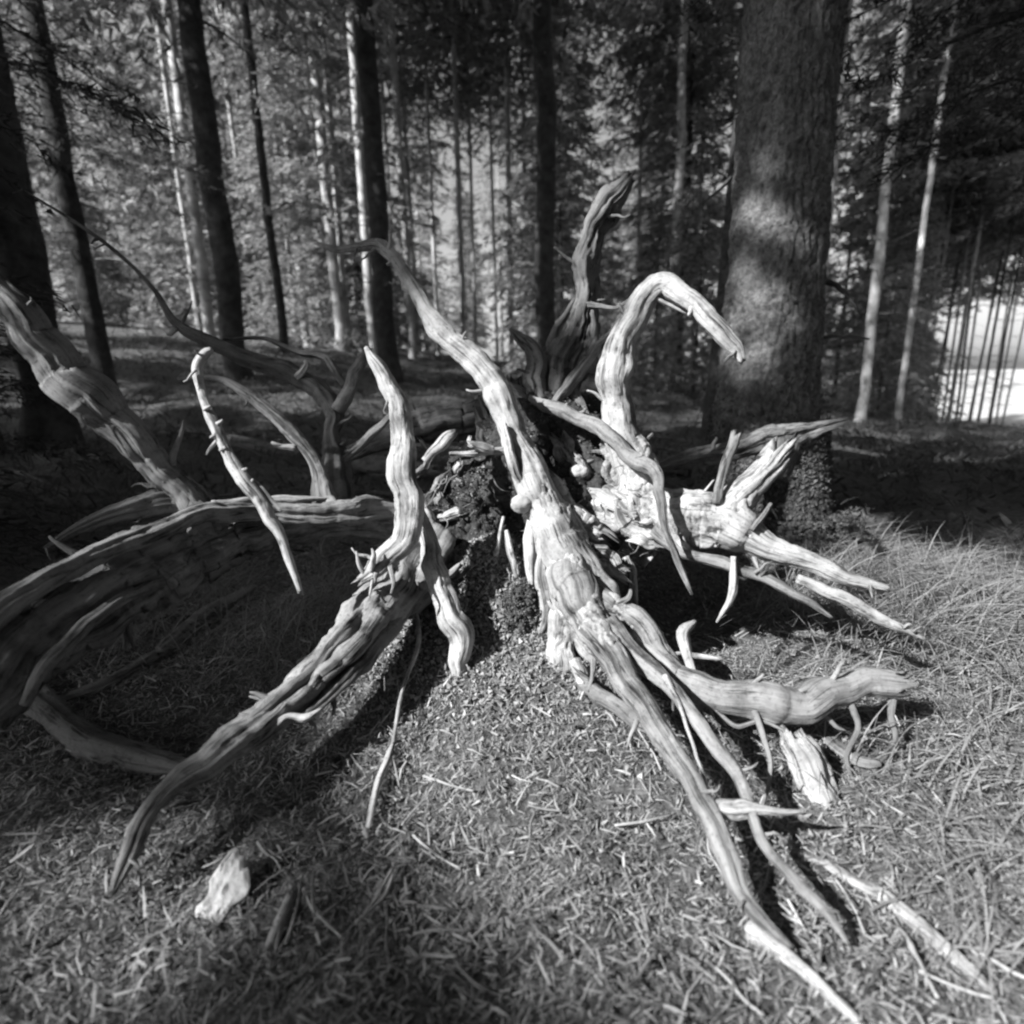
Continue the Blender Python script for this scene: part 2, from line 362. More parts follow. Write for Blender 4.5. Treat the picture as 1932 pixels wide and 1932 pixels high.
# ------------------------------------------------------------------ grass (right-hand side)
def grass(name, centers, per, spread, lmin, lmax, w, mat, label, seed):
    r = np.random.default_rng(seed); V = []; Fq = []; off = 0
    for cx, cy in centers:
        n = per
        x = cx+r.normal(0, spread, n); y = cy+r.normal(0, spread, n); z = ground_z(x, y)
        a = r.uniform(0, 2*np.pi, n); L = r.uniform(lmin, lmax, n)*1.0
        t = np.linspace(0, 1, 6)[None, :]
        lean = r.uniform(.5, 1.1, n)[:, None]
        hx = (L[:, None]*t*lean*.85+L[:, None]*.35*t**2.2); hz = L[:, None]*(t*(1.15-lean*.3)-t**2*(.75*lean))
        px = x[:, None]+np.cos(a)[:, None]*hx; py = y[:, None]+np.sin(a)[:, None]*hx; pz = z[:, None]+np.maximum(hz, .004)
        ww = w*(1-t**2*.8)*r.uniform(.6, 1.3, n)[:, None]
        sx, sy = -np.sin(a)[:, None]*ww, np.cos(a)[:, None]*ww
        A = np.stack([px-sx, py-sy, pz], -1); B = np.stack([px+sx, py+sy, pz+ww*.5], -1)
        v = np.stack([A, B], 2).reshape(-1, 3)
        q = np.array([[2*j, 2*j+1, 2*j+3, 2*j+2] for j in range(5)])
        f = (np.arange(n)[:, None, None]*12+q[None]).reshape(-1, 4)+off
        off += len(v); V.append(v); Fq.append(f)
    o = link(name, mesh(name, np.vstack(V), np.vstack(Fq), True), None, mat); tag(o, label, 'grass', None, 'stuff'); return o
gr = np.random.default_rng(5)
c1 = []
for (px, py, k) in [(1650, 1080, 6), (1750, 1120, 8), (1850, 1120, 8), (1700, 1180, 6), (1800, 1200, 6), (1900, 1180, 8), (1620, 1150, 4), (1930, 1060, 6), (1900, 1260, 5), (1560, 1070, 3)]:
    q = G(px, py)
    for _ in range(k): c1.append((q[0]+gr.normal(0, .12), q[1]+gr.normal(0, .10)))
grass('grass', c1, 55, .03, .10, .30, .0013, GRASS, 'long arching pale grass blades right of the roots', 21)
c2 = [(gr.uniform(.55, 1.6), gr.uniform(.45, 1.15)) for _ in range(120)]
grass('flattened_grass', c2, 26, .05, .05, .14, .0014, GRASS, 'flattened short grass on the sunlit ground at right', 22)
c3 = []
for _ in range(70):
    q = G(gr.uniform(100, 700), gr.uniform(1090, 1260)); c3.append((q[0], q[1]))
grass('thin_wiry_grass', c3, 30, .05, .05, .2, .0010, GRASS, 'thin wiry grass in the shade below the left root', 23)
c4 = []
for _ in range(170):
    q = G(gr.uniform(0, 1932), gr.uniform(740, 960)); c4.append((q[0]+gr.normal(0, .2), q[1]+gr.normal(0, .3)))
grass('undergrowth_grass', c4, 22, .12, .10, .32, .0028, HERB, 'dim tussocky grass on the forest floor behind the stump', 24)

# ------------------------------------------------------------------ lumps
def lump_mesh(name, c, rad, seed, amp=.25, fr=1.6, rings=34, rot=None, detail=.5):
    u = np.linspace(0, np.pi, rings); w = np.linspace(0, 2*np.pi, rings*2, endpoint=False)
    uu, ww = np.meshgrid(u, w, indexing='ij')
    d = np.stack([np.sin(uu)*np.cos(ww), np.sin(uu)*np.sin(ww), np.cos(uu)], -1)
    n = fbm(d[..., 0]*fr+seed, d[..., 1]*fr, d[..., 2]*fr+seed, 5, detail)
    v = d*(1+amp*n)[..., None]*np.asarray(rad)
    if rot is not None: v = v @ np.array(Matrix.Rotation(rot[0], 3, 'X') @ Matrix.Rotation(rot[1], 3, 'Y') @ Matrix.Rotation(rot[2], 3, 'Z')).T
    v = v.reshape(-1, 3)+np.asarray(c); m = rings*2
    i = np.arange(rings-1)[:, None]*m; k = np.arange(m)[None]
    f = np.stack([i+k, i+m+k, i+m+(k+1) % m, i+(k+1) % m], -1).reshape(-1, 4)
    me = mesh(name, v, f)
    g = me.attributes.new('grain', 'FLOAT_VECTOR', 'POINT'); g.data.foreach_set('vector', (v*[1, 1, .2]).astype(np.float32).ravel())
    return me

# ------------------------------------------------------------------ the uprooted stump
ST = thing_at_origin('uprooted_stump', 'weathered uprooted tree stump with bare roots spreading in all directions', 'tree stump')
def lump(px, py, z, w, h, dep, mat, name='soil_clod', seed=1, amp=.3, fr=1.6, rot=None, parent=ST, label=None, rings=30, detail=.55):
    s = z/FPX*.5
    o = link(name, lump_mesh(name, P(px, py, z), (w*s, dep*s, h*s), seed, amp, fr, rings, rot, detail), parent, mat)
    if label: o['label'] = label
    return o
# core of earth and rotten wood
lump(1010, 960, 1.42, 330, 260, 260, EARTH, 'earth_core', 3.1, .26, 2.2, rings=110, detail=.55, label='dark hollow mass of earth between the roots')
lump(900, 1010, 1.36, 190, 230, 150, EARTH, 'earth_core', 5.1, .28, 2.4, rings=80, detail=.55)
lump(1040, 850, 1.5, 260, 200, 180, EARTH, 'earth_core', 7.7, .28, 2.2, rings=80, detail=.55)
def block(x0, y0, x1, y1, w, z, mat=None, label=None, dz=0, fl=.62, name='bark_slab'):
    q = pix([(x0, y0, z, w*.85), (x0*.7+x1*.3+2, y0*.7+y1*.3, z-.004, w*1.05), (x0*.3+x1*.7-2, y0*.3+y1*.7, z-.002, w), (x1, y1, z+dz, w*.8)])
    o = link(name, tube_mesh(name, q, sides=44, step=.0025, flute=.35, fissure=.28, lump=.2, knots=90, kink=.3, end='broken', start='broken', flat=fl, scale=.5), ST, mat or WOOD)
    if label: o['label'] = label
block(1034, 900, 1072, 948, 50, 1.24)
block(1066, 962, 1142, 1012, 56, 1.22, WOOD, 'bright sunlit plate of layered bark right of the diagonal root')
block(1098, 1036, 1174, 1078, 54, 1.20, WOOD, 'ribbed bright slab under the layered bark')
block(1058, 830, 1075, 868, 38, 1.34, CLOD, name='soil_clod')
block(1080, 858, 1128, 936, 34, 1.31, CLOD, name='soil_clod')
block(1150, 832, 1162, 925, 52, 1.32, CLOD, 'flat grey slab standing upright under the sagging root')
block(1170, 950, 1250, 985, 84, 1.24)
block(1195, 1015, 1240, 1030, 26, 1.2)
block(815, 930, 840, 900, 30, 1.3, CLOD, name='soil_clod')
block(832, 978, 880, 965, 30, 1.28)
block(800, 960, 820, 1035, 34, 1.27, BARKR)
block(775, 905, 850, 822, 20, 1.36, WOODG)
block(960, 730, 985, 850, 60, 1.5, WOODG)
block(920, 780, 935, 850, 50, 1.5, WOODS)
block(1180, 1060, 1196, 1150, 14, 1.22, WOODS)
lump(938, 1058, 1.24, 50, 40, 50, CLOD, 'soil_clod', 8.3, .5, 2.4, rings=50)
lump(1092, 890, 1.28, 36, 28, 30, STONE, 'stone', 9.3, .15, 1.2)
lump(985, 1165, 1.17, 62, 120, 60, EARTH, 'earth_core', 18.3, .45, 2.6, rings=50)  # dark lump standing in for the shadow band down the heap
for k in range(26):
    rr_ = random.Random(900+k); a = rr_.uniform(0, 3.14); L = rr_.uniform(10, 34); cx, cy = rr_.uniform(800, 1230), rr_.uniform(830, 1110)
    z_ = 1.33-abs(cx-1000)*.0002+rr_.uniform(-.03, .03)
    block(cx-math.cos(a)*L*.5, cy-math.sin(a)*L*.5, cx+math.cos(a)*L*.5, cy+math.sin(a)*L*.5, rr_.uniform(7, 16), z_, [WOOD, CLOD, WOODG, BARKR][k % 4], name='bark_fragment')

# roots
A_ = root([(1135, 1250, 1.12, 40), (1112, 1175, 1.15, 104), (1084, 1090, 1.16, 104), (1050, 1000, 1.17, 84), (1012, 925, 1.18, 74), (972, 820, 1.19, 56), (937, 740, 1.2, 50), (905, 695, 1.21, 48), (862, 655, 1.22, 46),
           (822, 612, 1.23, 38), (790, 560, 1.24, 30), (760, 512, 1.25, 26), (732, 474, 1.26, 28), (708, 463, 1.27, 24), (670, 467, 1.28, 17), (635, 470, 1.29, 15), (596, 458, 1.3, 8)], ST,
          flute=.10, fissure=.08, kink=.12, knots=12, sides=48, step=.0055, label='long pale root rising diagonally across the middle')
root([(735, 478, 1.26, 22), (722, 462, 1.25, 16), (708, 452, 1.25, 6)], A_, name='rootlet')
root([(965, 850, 1.17, 16), (925, 850, 1.16, 14), (890, 853, 1.15, 13), (848, 855, 1.14, 5)], A_, name='rootlet', step=.003)
root([(930, 850, 1.15, 18), (905, 842, 1.14, 17), (887, 838, 1.13, 12)], A_, name='rootlet', step=.003, end='broken')
root([(950, 800, 1.16, 14), (968, 870, 1.15, 20), (985, 915, 1.16, 12)], A_, BARKR, name='bark_strip', step=.003)
B1 = root([(1050, 1010, 1.17, 40), (1082, 1090, 1.14, 96), (1150, 1165, 1.10, 84), (1205, 1220, 1.05, 66), (1262, 1272, 1.00, 66), (1340, 1303, .965, 64), (1420, 1318, .945, 74), (1490, 1328, .94, 84), (1560, 1308, .95, 72), (1640, 1292, .96, 66), (1705, 1290, .965, 62)],
           ST, WOODM, flute=.13, fissure=.10, sides=36, step=.0055, end='broken', label='thick sunlit root bending right just above the ground')
root([(1100, 1110, 1.12, 60), (1160, 1150, 1.07, 50), (1205, 1175, 1.04, 46), (1240, 1225, 1.02, 40), (1280, 1275, 1.0, 36)], ST, WOODM, flute=.12, sides=28, step=.0055)
B2 = root([(1062, 1030, 1.13, 40), (1082, 1105, 1.10, 84), (1120, 1180, 1.04, 74), (1165, 1250, .96, 60), (1222, 1340, .88, 50), (1282, 1440, .80, 46), (1330, 1525, .735, 48), (1368, 1605, .69, 52), (1398, 1680, .655, 44), (1440, 1738, .635, 36), (1492, 1785, .622, 14)],
           ST, WOODM, flute=.14, fissure=.10, sides=34, step=.0055, label='straight root running down to the lower right')
root([(1335, 1528, .735, 30), (1400, 1526, .73, 36), (1435, 1528, .725, 20), (1480, 1532, .72, 13), (1520, 1530, .715, 7)], B2, name='rootlet', step=.003)
root([(1150, 1180, 1.03, 50), (1200, 1240, .98, 44), (1262, 1290, .93, 34), (1310, 1350, .87, 31), (1352, 1410, .82, 30), (1392, 1462, .775, 32), (1418, 1528, .73, 24), (1442, 1590, .70, 25), (1500, 1662, .66, 26), (1560, 1722, .635, 26), (1600, 1782, .62, 9)],
     ST, WOODM, flute=.12, step=.0055, label='slender pale root curving toward the camera at right')
root([(1255, 1275, .93, 12), (1285, 1340, .87, 8), (1340, 1500, .76, 6)], ST, name='root', step=.003)
root([(1075, 1120, 1.16, 66), (1060, 1200, 1.14, 58), (1056, 1280, 1.10, 56), (1040, 1340, 1.06, 42), (1026, 1390, 1.04, 20)], ST, flute=.2, step=.0055, label='short root stub pointing straight down under the crown')
root([(1022, 1030, 1.16, 14), (1020, 1090, 1.15, 22), (1030, 1150, 1.15, 24), (1016, 1200, 1.15, 12)], ST, flute=.2, step=.0055)
root([(1105, 1290, 1.03, 34), (1150, 1320, 1.0, 40), (1200, 1355, .97, 34), (1245, 1395, .93, 10)], ST, WOODG, flute=.2, start='broken')
root([(1085, 1245, 1.08, 24), (1100, 1290, 1.05, 26), (1100, 1330, 1.03, 12)], ST, WOOD, flute=.2)
# right arch
C_ = root([(1215, 960, 1.26, 90), (1200, 890, 1.27, 76), (1172, 805, 1.27, 62), (1160, 710, 1.26, 58), (1180, 628, 1.25, 56), (1215, 562, 1.24, 50), (1252, 534, 1.23, 48), (1300, 566, 1.21, 42), (1350, 618, 1.19, 40), (1388, 658, 1.18, 30), (1402, 682, 1.17, 12)],
          ST, kink=.14, flute=.14, fissure=.12, sides=34, step=.0055, label='arched root like a handle at the upper right')
root([(1205, 905, 1.26, 26), (1182, 850, 1.26, 14)], C_, name='rootlet')
# forked upright behind
D_ = root([(1040, 760, 1.5, 70), (1062, 680, 1.5, 74), (1092, 610, 1.5, 60), (1103, 545, 1.5, 42), (1100, 490, 1.49, 50), (1116, 442, 1.48, 44), (1148, 392, 1.47, 54), (1188, 338, 1.46, 26)],
          ST, WOODS, flute=.4, fissure=.25, sides=34, step=.005, end='broken', label='twisted grey upright root with a split top')
root([(1030, 730, 1.5, 40), (1052, 640, 1.51, 34), (1085, 565, 1.5, 12)], D_, WOODG, name='root_splinter', flute=.4)
root([(1100, 700, 1.49, 40), (1112, 640, 1.49, 30), (1112, 585, 1.49, 20)], D_, WOODG, name='root_splinter', flute=.4)
root([(1108, 574, 1.48, 14), (1150, 581, 1.46, 9), (1175, 575, 1.45, 7), (1192, 560, 1.44, 4)], D_, WOODG, name='rootlet', step=.003)
root([(1015, 760, 1.45, 44), (1010, 710, 1.45, 40), (1000, 665, 1.45, 34), (978, 640, 1.45, 24), (962, 620, 1.45, 6)], ST, WOODG, flute=.25)
root([(1045, 765, 1.42, 16), (1085, 715, 1.41, 22), (1130, 655, 1.40, 20), (1170, 610, 1.39, 18), (1195, 560, 1.38, 5)], ST, WOODG)
root([(1080, 735, 1.44, 26), (1100, 770, 1.42, 18), (1120, 800, 1.41, 6)], ST, WOODG)
root([(1000, 750, 1.4, 12), (1040, 770, 1.34, 26), (1085, 783, 1.3, 24), (1135, 812, 1.25, 28), (1190, 862, 1.2, 28), (1235, 893, 1.16, 24), (1246, 940, 1.13, 20), (1260, 1010, 1.1, 14), (1285, 1070, 1.08, 15), (1306, 1122, 1.06, 6)],
     ST, WOODG, step=.0055, label='thin root sagging over the right side of the stump')
# right side
H_ = root([(1110, 965, 1.32, 100), (1190, 965, 1.26, 96), (1270, 975, 1.22, 92), (1350, 985, 1.19, 100), (1400, 1002, 1.17, 84), (1450, 1030, 1.15, 58), (1530, 1062, 1.12, 44), (1600, 1090, 1.10, 32), (1675, 1110, 1.08, 10)],
          ST, WOOD, flute=.2, fissure=.16, sides=40, step=.0055, label='broad pale horizontal root on the right side')
root([(1350, 985, 1.18, 90), (1392, 945, 1.17, 68), (1430, 900, 1.16, 58), (1472, 852, 1.15, 54)], H_, WOOD, name='root_stub', flute=.2, end='broken', label='upright broken stub of the right root')
root([(1350, 950, 1.15, 17), (1366, 888, 1.14, 20), (1388, 818, 1.13, 20)], H_, WOODG, name='rootlet', end='broken', flute=.1)
root([(1418, 1000, 1.12, 12), (1440, 970, 1.12, 11), (1455, 950, 1.12, 8)], H_, WOODG, name='rootlet')
root([(1235, 1000, 1.2, 26), (1300, 1045, 1.15, 20), (1380, 1072, 1.12, 24), (1440, 1092, 1.11, 22), (1520, 1130, 1.09, 18), (1570, 1165, 1.08, 6)], ST, WOODG)
root([(1384, 1050, 1.1, 14), (1385, 1100, 1.1, 19), (1375, 1135, 1.09, 16), (1352, 1174, 1.08, 5)], ST, WOOD)
root([(1505, 1090, 1.08, 18), (1560, 1112, 1.07, 28), (1620, 1145, 1.06, 26), (1690, 1180, 1.05, 20), (1745, 1205, 1.04, 8)], ST, WOOD, end='point', flute=.15, label='pale spear like root end over the grass at right')
I_ = root([(1225, 888, 1.75, 14), (1290, 868, 1.74, 26), (1350, 853, 1.72, 34), (1420, 836, 1.70, 38), (1480, 818, 1.68, 56), (1545, 806, 1.67, 26), (1605, 790, 1.66, 8)], ST, WOODG, flute=.4, fissure=.25, label='grey root reaching right in front of the big tree')
root([(1485, 818, 1.68, 60), (1478, 860, 1.66, 50), (1465, 900, 1.66, 40)], I_, WOODD, name='root_stub')
root([(1205, 870, 1.28, 10), (1212, 840, 1.28, 10), (1232, 818, 1.28, 5)], ST, WOODG, name='root')
# left side
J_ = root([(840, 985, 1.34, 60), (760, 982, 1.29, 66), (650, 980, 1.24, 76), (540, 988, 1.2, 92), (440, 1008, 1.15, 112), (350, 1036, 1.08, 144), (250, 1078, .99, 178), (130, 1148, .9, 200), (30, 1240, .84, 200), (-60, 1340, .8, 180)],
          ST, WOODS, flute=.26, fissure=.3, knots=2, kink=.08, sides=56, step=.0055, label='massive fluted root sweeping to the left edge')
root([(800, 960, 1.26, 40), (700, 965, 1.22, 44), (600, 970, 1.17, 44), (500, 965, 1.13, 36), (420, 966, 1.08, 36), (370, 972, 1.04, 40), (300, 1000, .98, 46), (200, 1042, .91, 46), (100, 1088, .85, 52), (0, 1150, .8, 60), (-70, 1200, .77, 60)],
     J_, WOODG, name='root_ridge_or_highlight', flute=.25, step=.0055, label='paler strand painting the sunlit top of the left root')  # paler wood paints the lit top edge
root([(430, 1040, 1.1, 14), (350, 1070, 1.02, 26), (260, 1115, .93, 30), (170, 1172, .85, 34), (90, 1250, .80, 30), (45, 1330, .78, 20)], J_, WOODS, name='root_ridge_or_highlight', flute=.3, step=.0055)
root([(620, 940, 1.2, 20), (540, 945, 1.16, 20), (470, 945, 1.12, 18), (400, 950, 1.08, 14)], J_, WOOD, name='root_ridge_or_highlight', flute=.2)
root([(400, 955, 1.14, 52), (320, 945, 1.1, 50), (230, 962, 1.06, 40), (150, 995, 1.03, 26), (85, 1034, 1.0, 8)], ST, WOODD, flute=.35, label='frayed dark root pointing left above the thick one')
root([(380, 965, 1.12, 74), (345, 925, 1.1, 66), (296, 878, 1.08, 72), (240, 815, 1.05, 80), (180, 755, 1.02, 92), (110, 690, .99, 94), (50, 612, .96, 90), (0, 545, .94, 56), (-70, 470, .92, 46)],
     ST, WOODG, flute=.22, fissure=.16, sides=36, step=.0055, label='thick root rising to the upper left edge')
L_ = root([(400, 660, 1.0, 12), (388, 668, 1.0, 20), (373, 694, 1.0, 24), (384, 748, 1.0, 22), (405, 800, .995, 25), (432, 858, .99, 27), (462, 912, .985, 28), (500, 962, .98, 28), (530, 1015, .98, 20), (548, 1060, .975, 17), (566, 1116, .97, 12)],
          ST, WOOD, flute=.08, fissure=.06, lump=.16, step=.003, end='broken', label='thin pale crooked root hanging in front of the left root')
for (a, b, c, d) in [(386, 772, 398, 766), (407, 820, 396, 826), (452, 890, 466, 884), (425, 845, 414, 850), (412, 800, 420, 793), (470, 915, 478, 905)]:
    root([(a, b, .985, 12), ((a+c)/2, (b+d)/2, .982, 9), (c, d, .98, 6)], L_, WOOD, name='knot', step=.003, sides=10)
root([(470, 900, .99, 8), (500, 930, .99, 12), (530, 965, .98, 6)], L_, WOODG, name='rootlet')
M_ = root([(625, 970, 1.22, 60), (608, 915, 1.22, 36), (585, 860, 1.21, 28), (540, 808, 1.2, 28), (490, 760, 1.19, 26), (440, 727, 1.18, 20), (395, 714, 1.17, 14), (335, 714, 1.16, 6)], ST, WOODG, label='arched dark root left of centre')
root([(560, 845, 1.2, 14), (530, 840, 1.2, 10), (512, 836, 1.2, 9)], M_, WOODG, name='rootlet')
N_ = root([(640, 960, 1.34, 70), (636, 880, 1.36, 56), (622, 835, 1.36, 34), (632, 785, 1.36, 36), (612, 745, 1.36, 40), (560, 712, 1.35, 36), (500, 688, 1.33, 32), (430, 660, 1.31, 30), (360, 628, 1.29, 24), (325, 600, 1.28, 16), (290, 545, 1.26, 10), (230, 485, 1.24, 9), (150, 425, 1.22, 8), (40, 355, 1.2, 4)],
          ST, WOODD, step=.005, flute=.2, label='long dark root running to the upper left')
root([(635, 775, 1.35, 30), (655, 735, 1.34, 26), (675, 695, 1.34, 24), (694, 660, 1.33, 14)], N_, WOODG, name='rootlet', end='broken')
root([(640, 870, 1.35, 20), (690, 830, 1.34, 18), (740, 782, 1.33, 14)], N_, WOODG, name='rootlet')
root([(560, 712, 1.34, 14), (580, 690, 1.33, 12), (575, 680, 1.33, 6)], N_, WOOD, name='rootlet')
root([(330, 620, 1.28, 14), (322, 632, 1.27, 9), (315, 628, 1.27, 6)], N_, WOOD, name='rootlet')
root([(420, 640, 1.4, 8), (500, 640, 1.42, 10), (560, 660, 1.42, 14), (620, 680, 1.4, 16), (650, 730, 1.38, 14)], N_, WOODD, name='rootlet')
root([(655, 860, 1.55, 26), (700, 838, 1.56, 34), (760, 815, 1.57, 50), (830, 795, 1.58, 64), (900, 785, 1.58, 66), (960, 765, 1.55, 52), (1010, 745, 1.5, 40)], ST, WOODG, flute=.3, fissure=.22, sides=34, label='bowed root arching behind the diagonal one')
P_ = root([(690, 655, 1.12, 8), (712, 690, 1.12, 28), (738, 735, 1.12, 36), (758, 790, 1.11, 40), (762, 830, 1.1, 44), (758, 880, 1.09, 54), (766, 935, 1.08, 56), (774, 985, 1.07, 50), (752, 1035, 1.06, 46), (712, 1072, 1.05, 38), (680, 1095, 1.04, 16)],
          ST, WOOD, flute=.15, step=.0055, sides=32, label='bright crooked root standing left of the middle')
for pts in ([(690, 1088, 1.04, 10), (676, 1065, 1.03, 8), (672, 1040, 1.03, 3)], [(700, 1078, 1.03, 12), (706, 1050, 1.02, 10), (702, 1035, 1.02, 4)], [(735, 1065, 1.04, 12), (742, 1100, 1.03, 8), (738, 1120, 1.03, 4)], [(710, 1080, 1.03, 12), (708, 1098, 1.03, 6)]):
    root(pts, P_, WOOD, name='rootlet', step=.003, sides=12)
root([(782, 950, 1.14, 24), (800, 1010, 1.13, 34), (822, 1075, 1.12, 40), (845, 1145, 1.1, 40), (868, 1200, 1.09, 44), (868, 1255, 1.09, 32), (857, 1310, 1.09, 16)], ST, WOOD, flute=.22, step=.0055, end='broken', label='crooked root dangling below the bright one')
R_ = root([(830, 1020, 1.26, 94), (790, 1085, 1.2, 98), (735, 1145, 1.12, 106), (675, 1208, 1.04, 106), (615, 1270, .97, 100), (555, 1320, .91, 88), (480, 1380, .85, 72), (400, 1435, .79, 64), (320, 1492, .75, 42), (268, 1548, .72, 44), (240, 1620, .70, 40), (212, 1685, .69, 16)],
          ST, WOODM, flute=.25, fissure=.2, sides=40, step=.0055, label='thick root descending to the lower left corner')
root([(770, 1075, 1.17, 20), (715, 1130, 1.08, 34), (655, 1190, 1.0, 36), (595, 1258, .93, 34), (530, 1315, .88, 30), (470, 1362, .84, 16)], R_, WOODG, name='root_ridge_or_highlight', flute=.3, step=.0055)
root([(790, 1120, 1.16, 16), (745, 1180, 1.07, 28), (690, 1245, .99, 30), (630, 1305, .93, 26), (560, 1362, .88, 16)], R_, WOODS, name='root_ridge_or_highlight', flute=.3, step=.0055)
root([(608, 1336, .87, 5), (575, 1354, .86, 16), (540, 1352, .86, 14), (500, 1385, .84, 18), (430, 1432, .8, 20), (350, 1478, .77, 24), (290, 1515, .75, 30), (255, 1565, .735, 28), (232, 1625, .72, 20)], R_, WOOD, name='root_ridge_or_highlight', flute=.2, step=.003, label='thin pale strand standing in for the highlight on the lower left root')  # strand of paler wood laid on as a painted highlight
for pts in ([(955, 1000, 1.2, 9), (965, 1040, 1.19, 14), (975, 1090, 1.18, 8)], [(870, 1065, 1.2, 10), (845, 1085, 1.19, 14), (830, 1100, 1.18, 8)],
            [(1005, 980, 1.2, 22), (1000, 1040, 1.19, 26), (1003, 1110, 1.18, 12)], [(935, 1050, 1.18, 8), (950, 975, 1.2, 6)],
            [(800, 870, 1.3, 14), (840, 830, 1.3, 22), (860, 815, 1.32, 8)], [(1180, 1050, 1.24, 14), (1195, 1080, 1.24, 16), (1200, 1130, 1.22, 8), (1205, 1160, 1.2, 3)]):
    root(pts, ST, BARKR, step=.0055, sides=14)
Y_ = root([(1312, 1172, 1.02, 8), (1292, 1196, 1.01, 26), (1298, 1235, 1.0, 20), (1308, 1270, .99, 18), (1325, 1300, .98, 16)], ST, WOOD)
root([(1300, 1236, 1.0, 12), (1335, 1240, .99, 9), (1366, 1243, .98, 4)], Y_, WOOD, name='rootlet')
root([(1165, 1140, 1.06, 12), (1186, 1128, 1.05, 10), (1190, 1112, 1.05, 5)], B1, WOODG, name='rootlet')
def crown_join(label, segs, mat, vox=.0035, grow=1.06, seed=1.0):
    V = []; Fc = []; Gr = []; off = 0
    for pts in segs:
        n = len(pts); x = [(a, b, c, w*(grow if 0 < i < n-1 else .84)) for i, (a, b, c, w) in enumerate(pts)]
        me = tube_mesh('t', pix(x), sides=24, step=.006, flute=.12, fissure=.08, wobble=.05)
        v = np.zeros(len(me.vertices)*3, np.float32); me.vertices.foreach_get('co', v); V.append(v.reshape(-1, 3))
        g = np.zeros(len(me.vertices)*3, np.float32); me.attributes['grain'].data.foreach_get('vector', g); Gr.append(g.reshape(-1, 3))
        Fc += [tuple(i+off for i in p.vertices) for p in me.polygons]; off += len(me.vertices); bpy.data.meshes.remove(me)
    V = np.vstack(V); Gr = np.vstack(Gr)
    m = bpy.data.meshes.new('t'); m.from_pydata(V.tolist(), [], Fc); o = bpy.data.objects.new('t', m); COL.objects.link(o)
    md = o.modifiers.new('r', 'REMESH'); md.mode = 'VOXEL'; md.voxel_size = vox
    sm = o.modifiers.new('s', 'SMOOTH'); sm.factor = .6; sm.iterations = 9
    dg = bpy.context.evaluated_depsgraph_get(); me = bpy.data.meshes.new_from_object(o.evaluated_get(dg)); bpy.data.objects.remove(o)
    n = len(me.vertices); v = np.zeros(n*3, np.float32); me.vertices.foreach_get('co', v); v = v.reshape(-1, 3).astype(float)
    nr = np.zeros(n*3, np.float32); me.vertices.foreach_get('normal', nr); nr = nr.reshape(-1, 3)
    from mathutils import kdtree
    kd = kdtree.KDTree(len(V))
    for i, p in enumerate(V): kd.insert(p, i)
    kd.balance(); idx = np.array([kd.find(p)[1] for p in v]); g = Gr[idx]
    d = .006*fbm(v[:, 0]*22+seed, v[:, 1]*22, v[:, 2]*22, 4, .55)-.005*np.clip(1-np.abs(pn(v[:, 0]*45+seed, v[:, 1]*45, v[:, 2]*12))*6, 0, 1)
    v = v+nr*d[:, None]; me.vertices.foreach_set('co', v.astype(np.float32).ravel())
    at = me.attributes.new('grain', 'FLOAT_VECTOR', 'POINT'); at.data.foreach_set('vector', g.astype(np.float32).ravel())
    me.polygons.foreach_set('use_smooth', np.ones(len(me.polygons), bool)); me.materials.clear(); me.name = 'root_crown'
    o = link('root_crown', me, ST, mat); o['label'] = label
crown_join('smooth pale root crown where the main roots join', [
    [(1012, 925, 1.18, 74), (1050, 1000, 1.17, 84), (1084, 1090, 1.16, 104), (1100, 1165, 1.15, 92), (1120, 1235, 1.12, 36)],
    [(1050, 1010, 1.17, 40), (1082, 1090, 1.14, 96), (1150, 1165, 1.10, 84), (1205, 1220, 1.05, 66)],
    [(1062, 1030, 1.13, 40), (1082, 1105, 1.10, 84), (1120, 1180, 1.04, 74), (1165, 1250, .96, 60)],
    [(1100, 1110, 1.12, 60), (1160, 1150, 1.07, 50), (1205, 1175, 1.04, 46)],
    [(1075, 1120, 1.16, 70), (1060, 1200, 1.14, 58), (1056, 1280, 1.10, 50)],
    ], WOOD, grow=1.02, seed=1.0)
crown_join('bright knotted crown of the right hand roots', [
    [(1110, 965, 1.32, 100), (1190, 965, 1.26, 96), (1270, 975, 1.22, 92), (1350, 985, 1.19, 100), (1400, 1002, 1.17, 84), (1450, 1030, 1.15, 58)],
    [(1190, 980, 1.25, 90), (1205, 900, 1.27, 80), (1172, 805, 1.27, 62)],
    [(1330, 990, 1.19, 60), (1392, 945, 1.17, 66), (1430, 900, 1.16, 58)],
    [(1235, 970, 1.2, 46), (1300, 1045, 1.15, 20)]], WOOD, seed=5.0)
crown_join('grey knotted crown of the left hand roots', [
    [(540, 988, 1.2, 76), (440, 1000, 1.15, 86), (370, 1015, 1.09, 100), (300, 1045, 1.03, 110), (250, 1070, .99, 110)],
    [(400, 985, 1.12, 80), (345, 925, 1.1, 62), (296, 878, 1.08, 62)],
    [(400, 965, 1.12, 50), (320, 950, 1.1, 50), (230, 962, 1.06, 40)]], WOODS, seed=9.0)
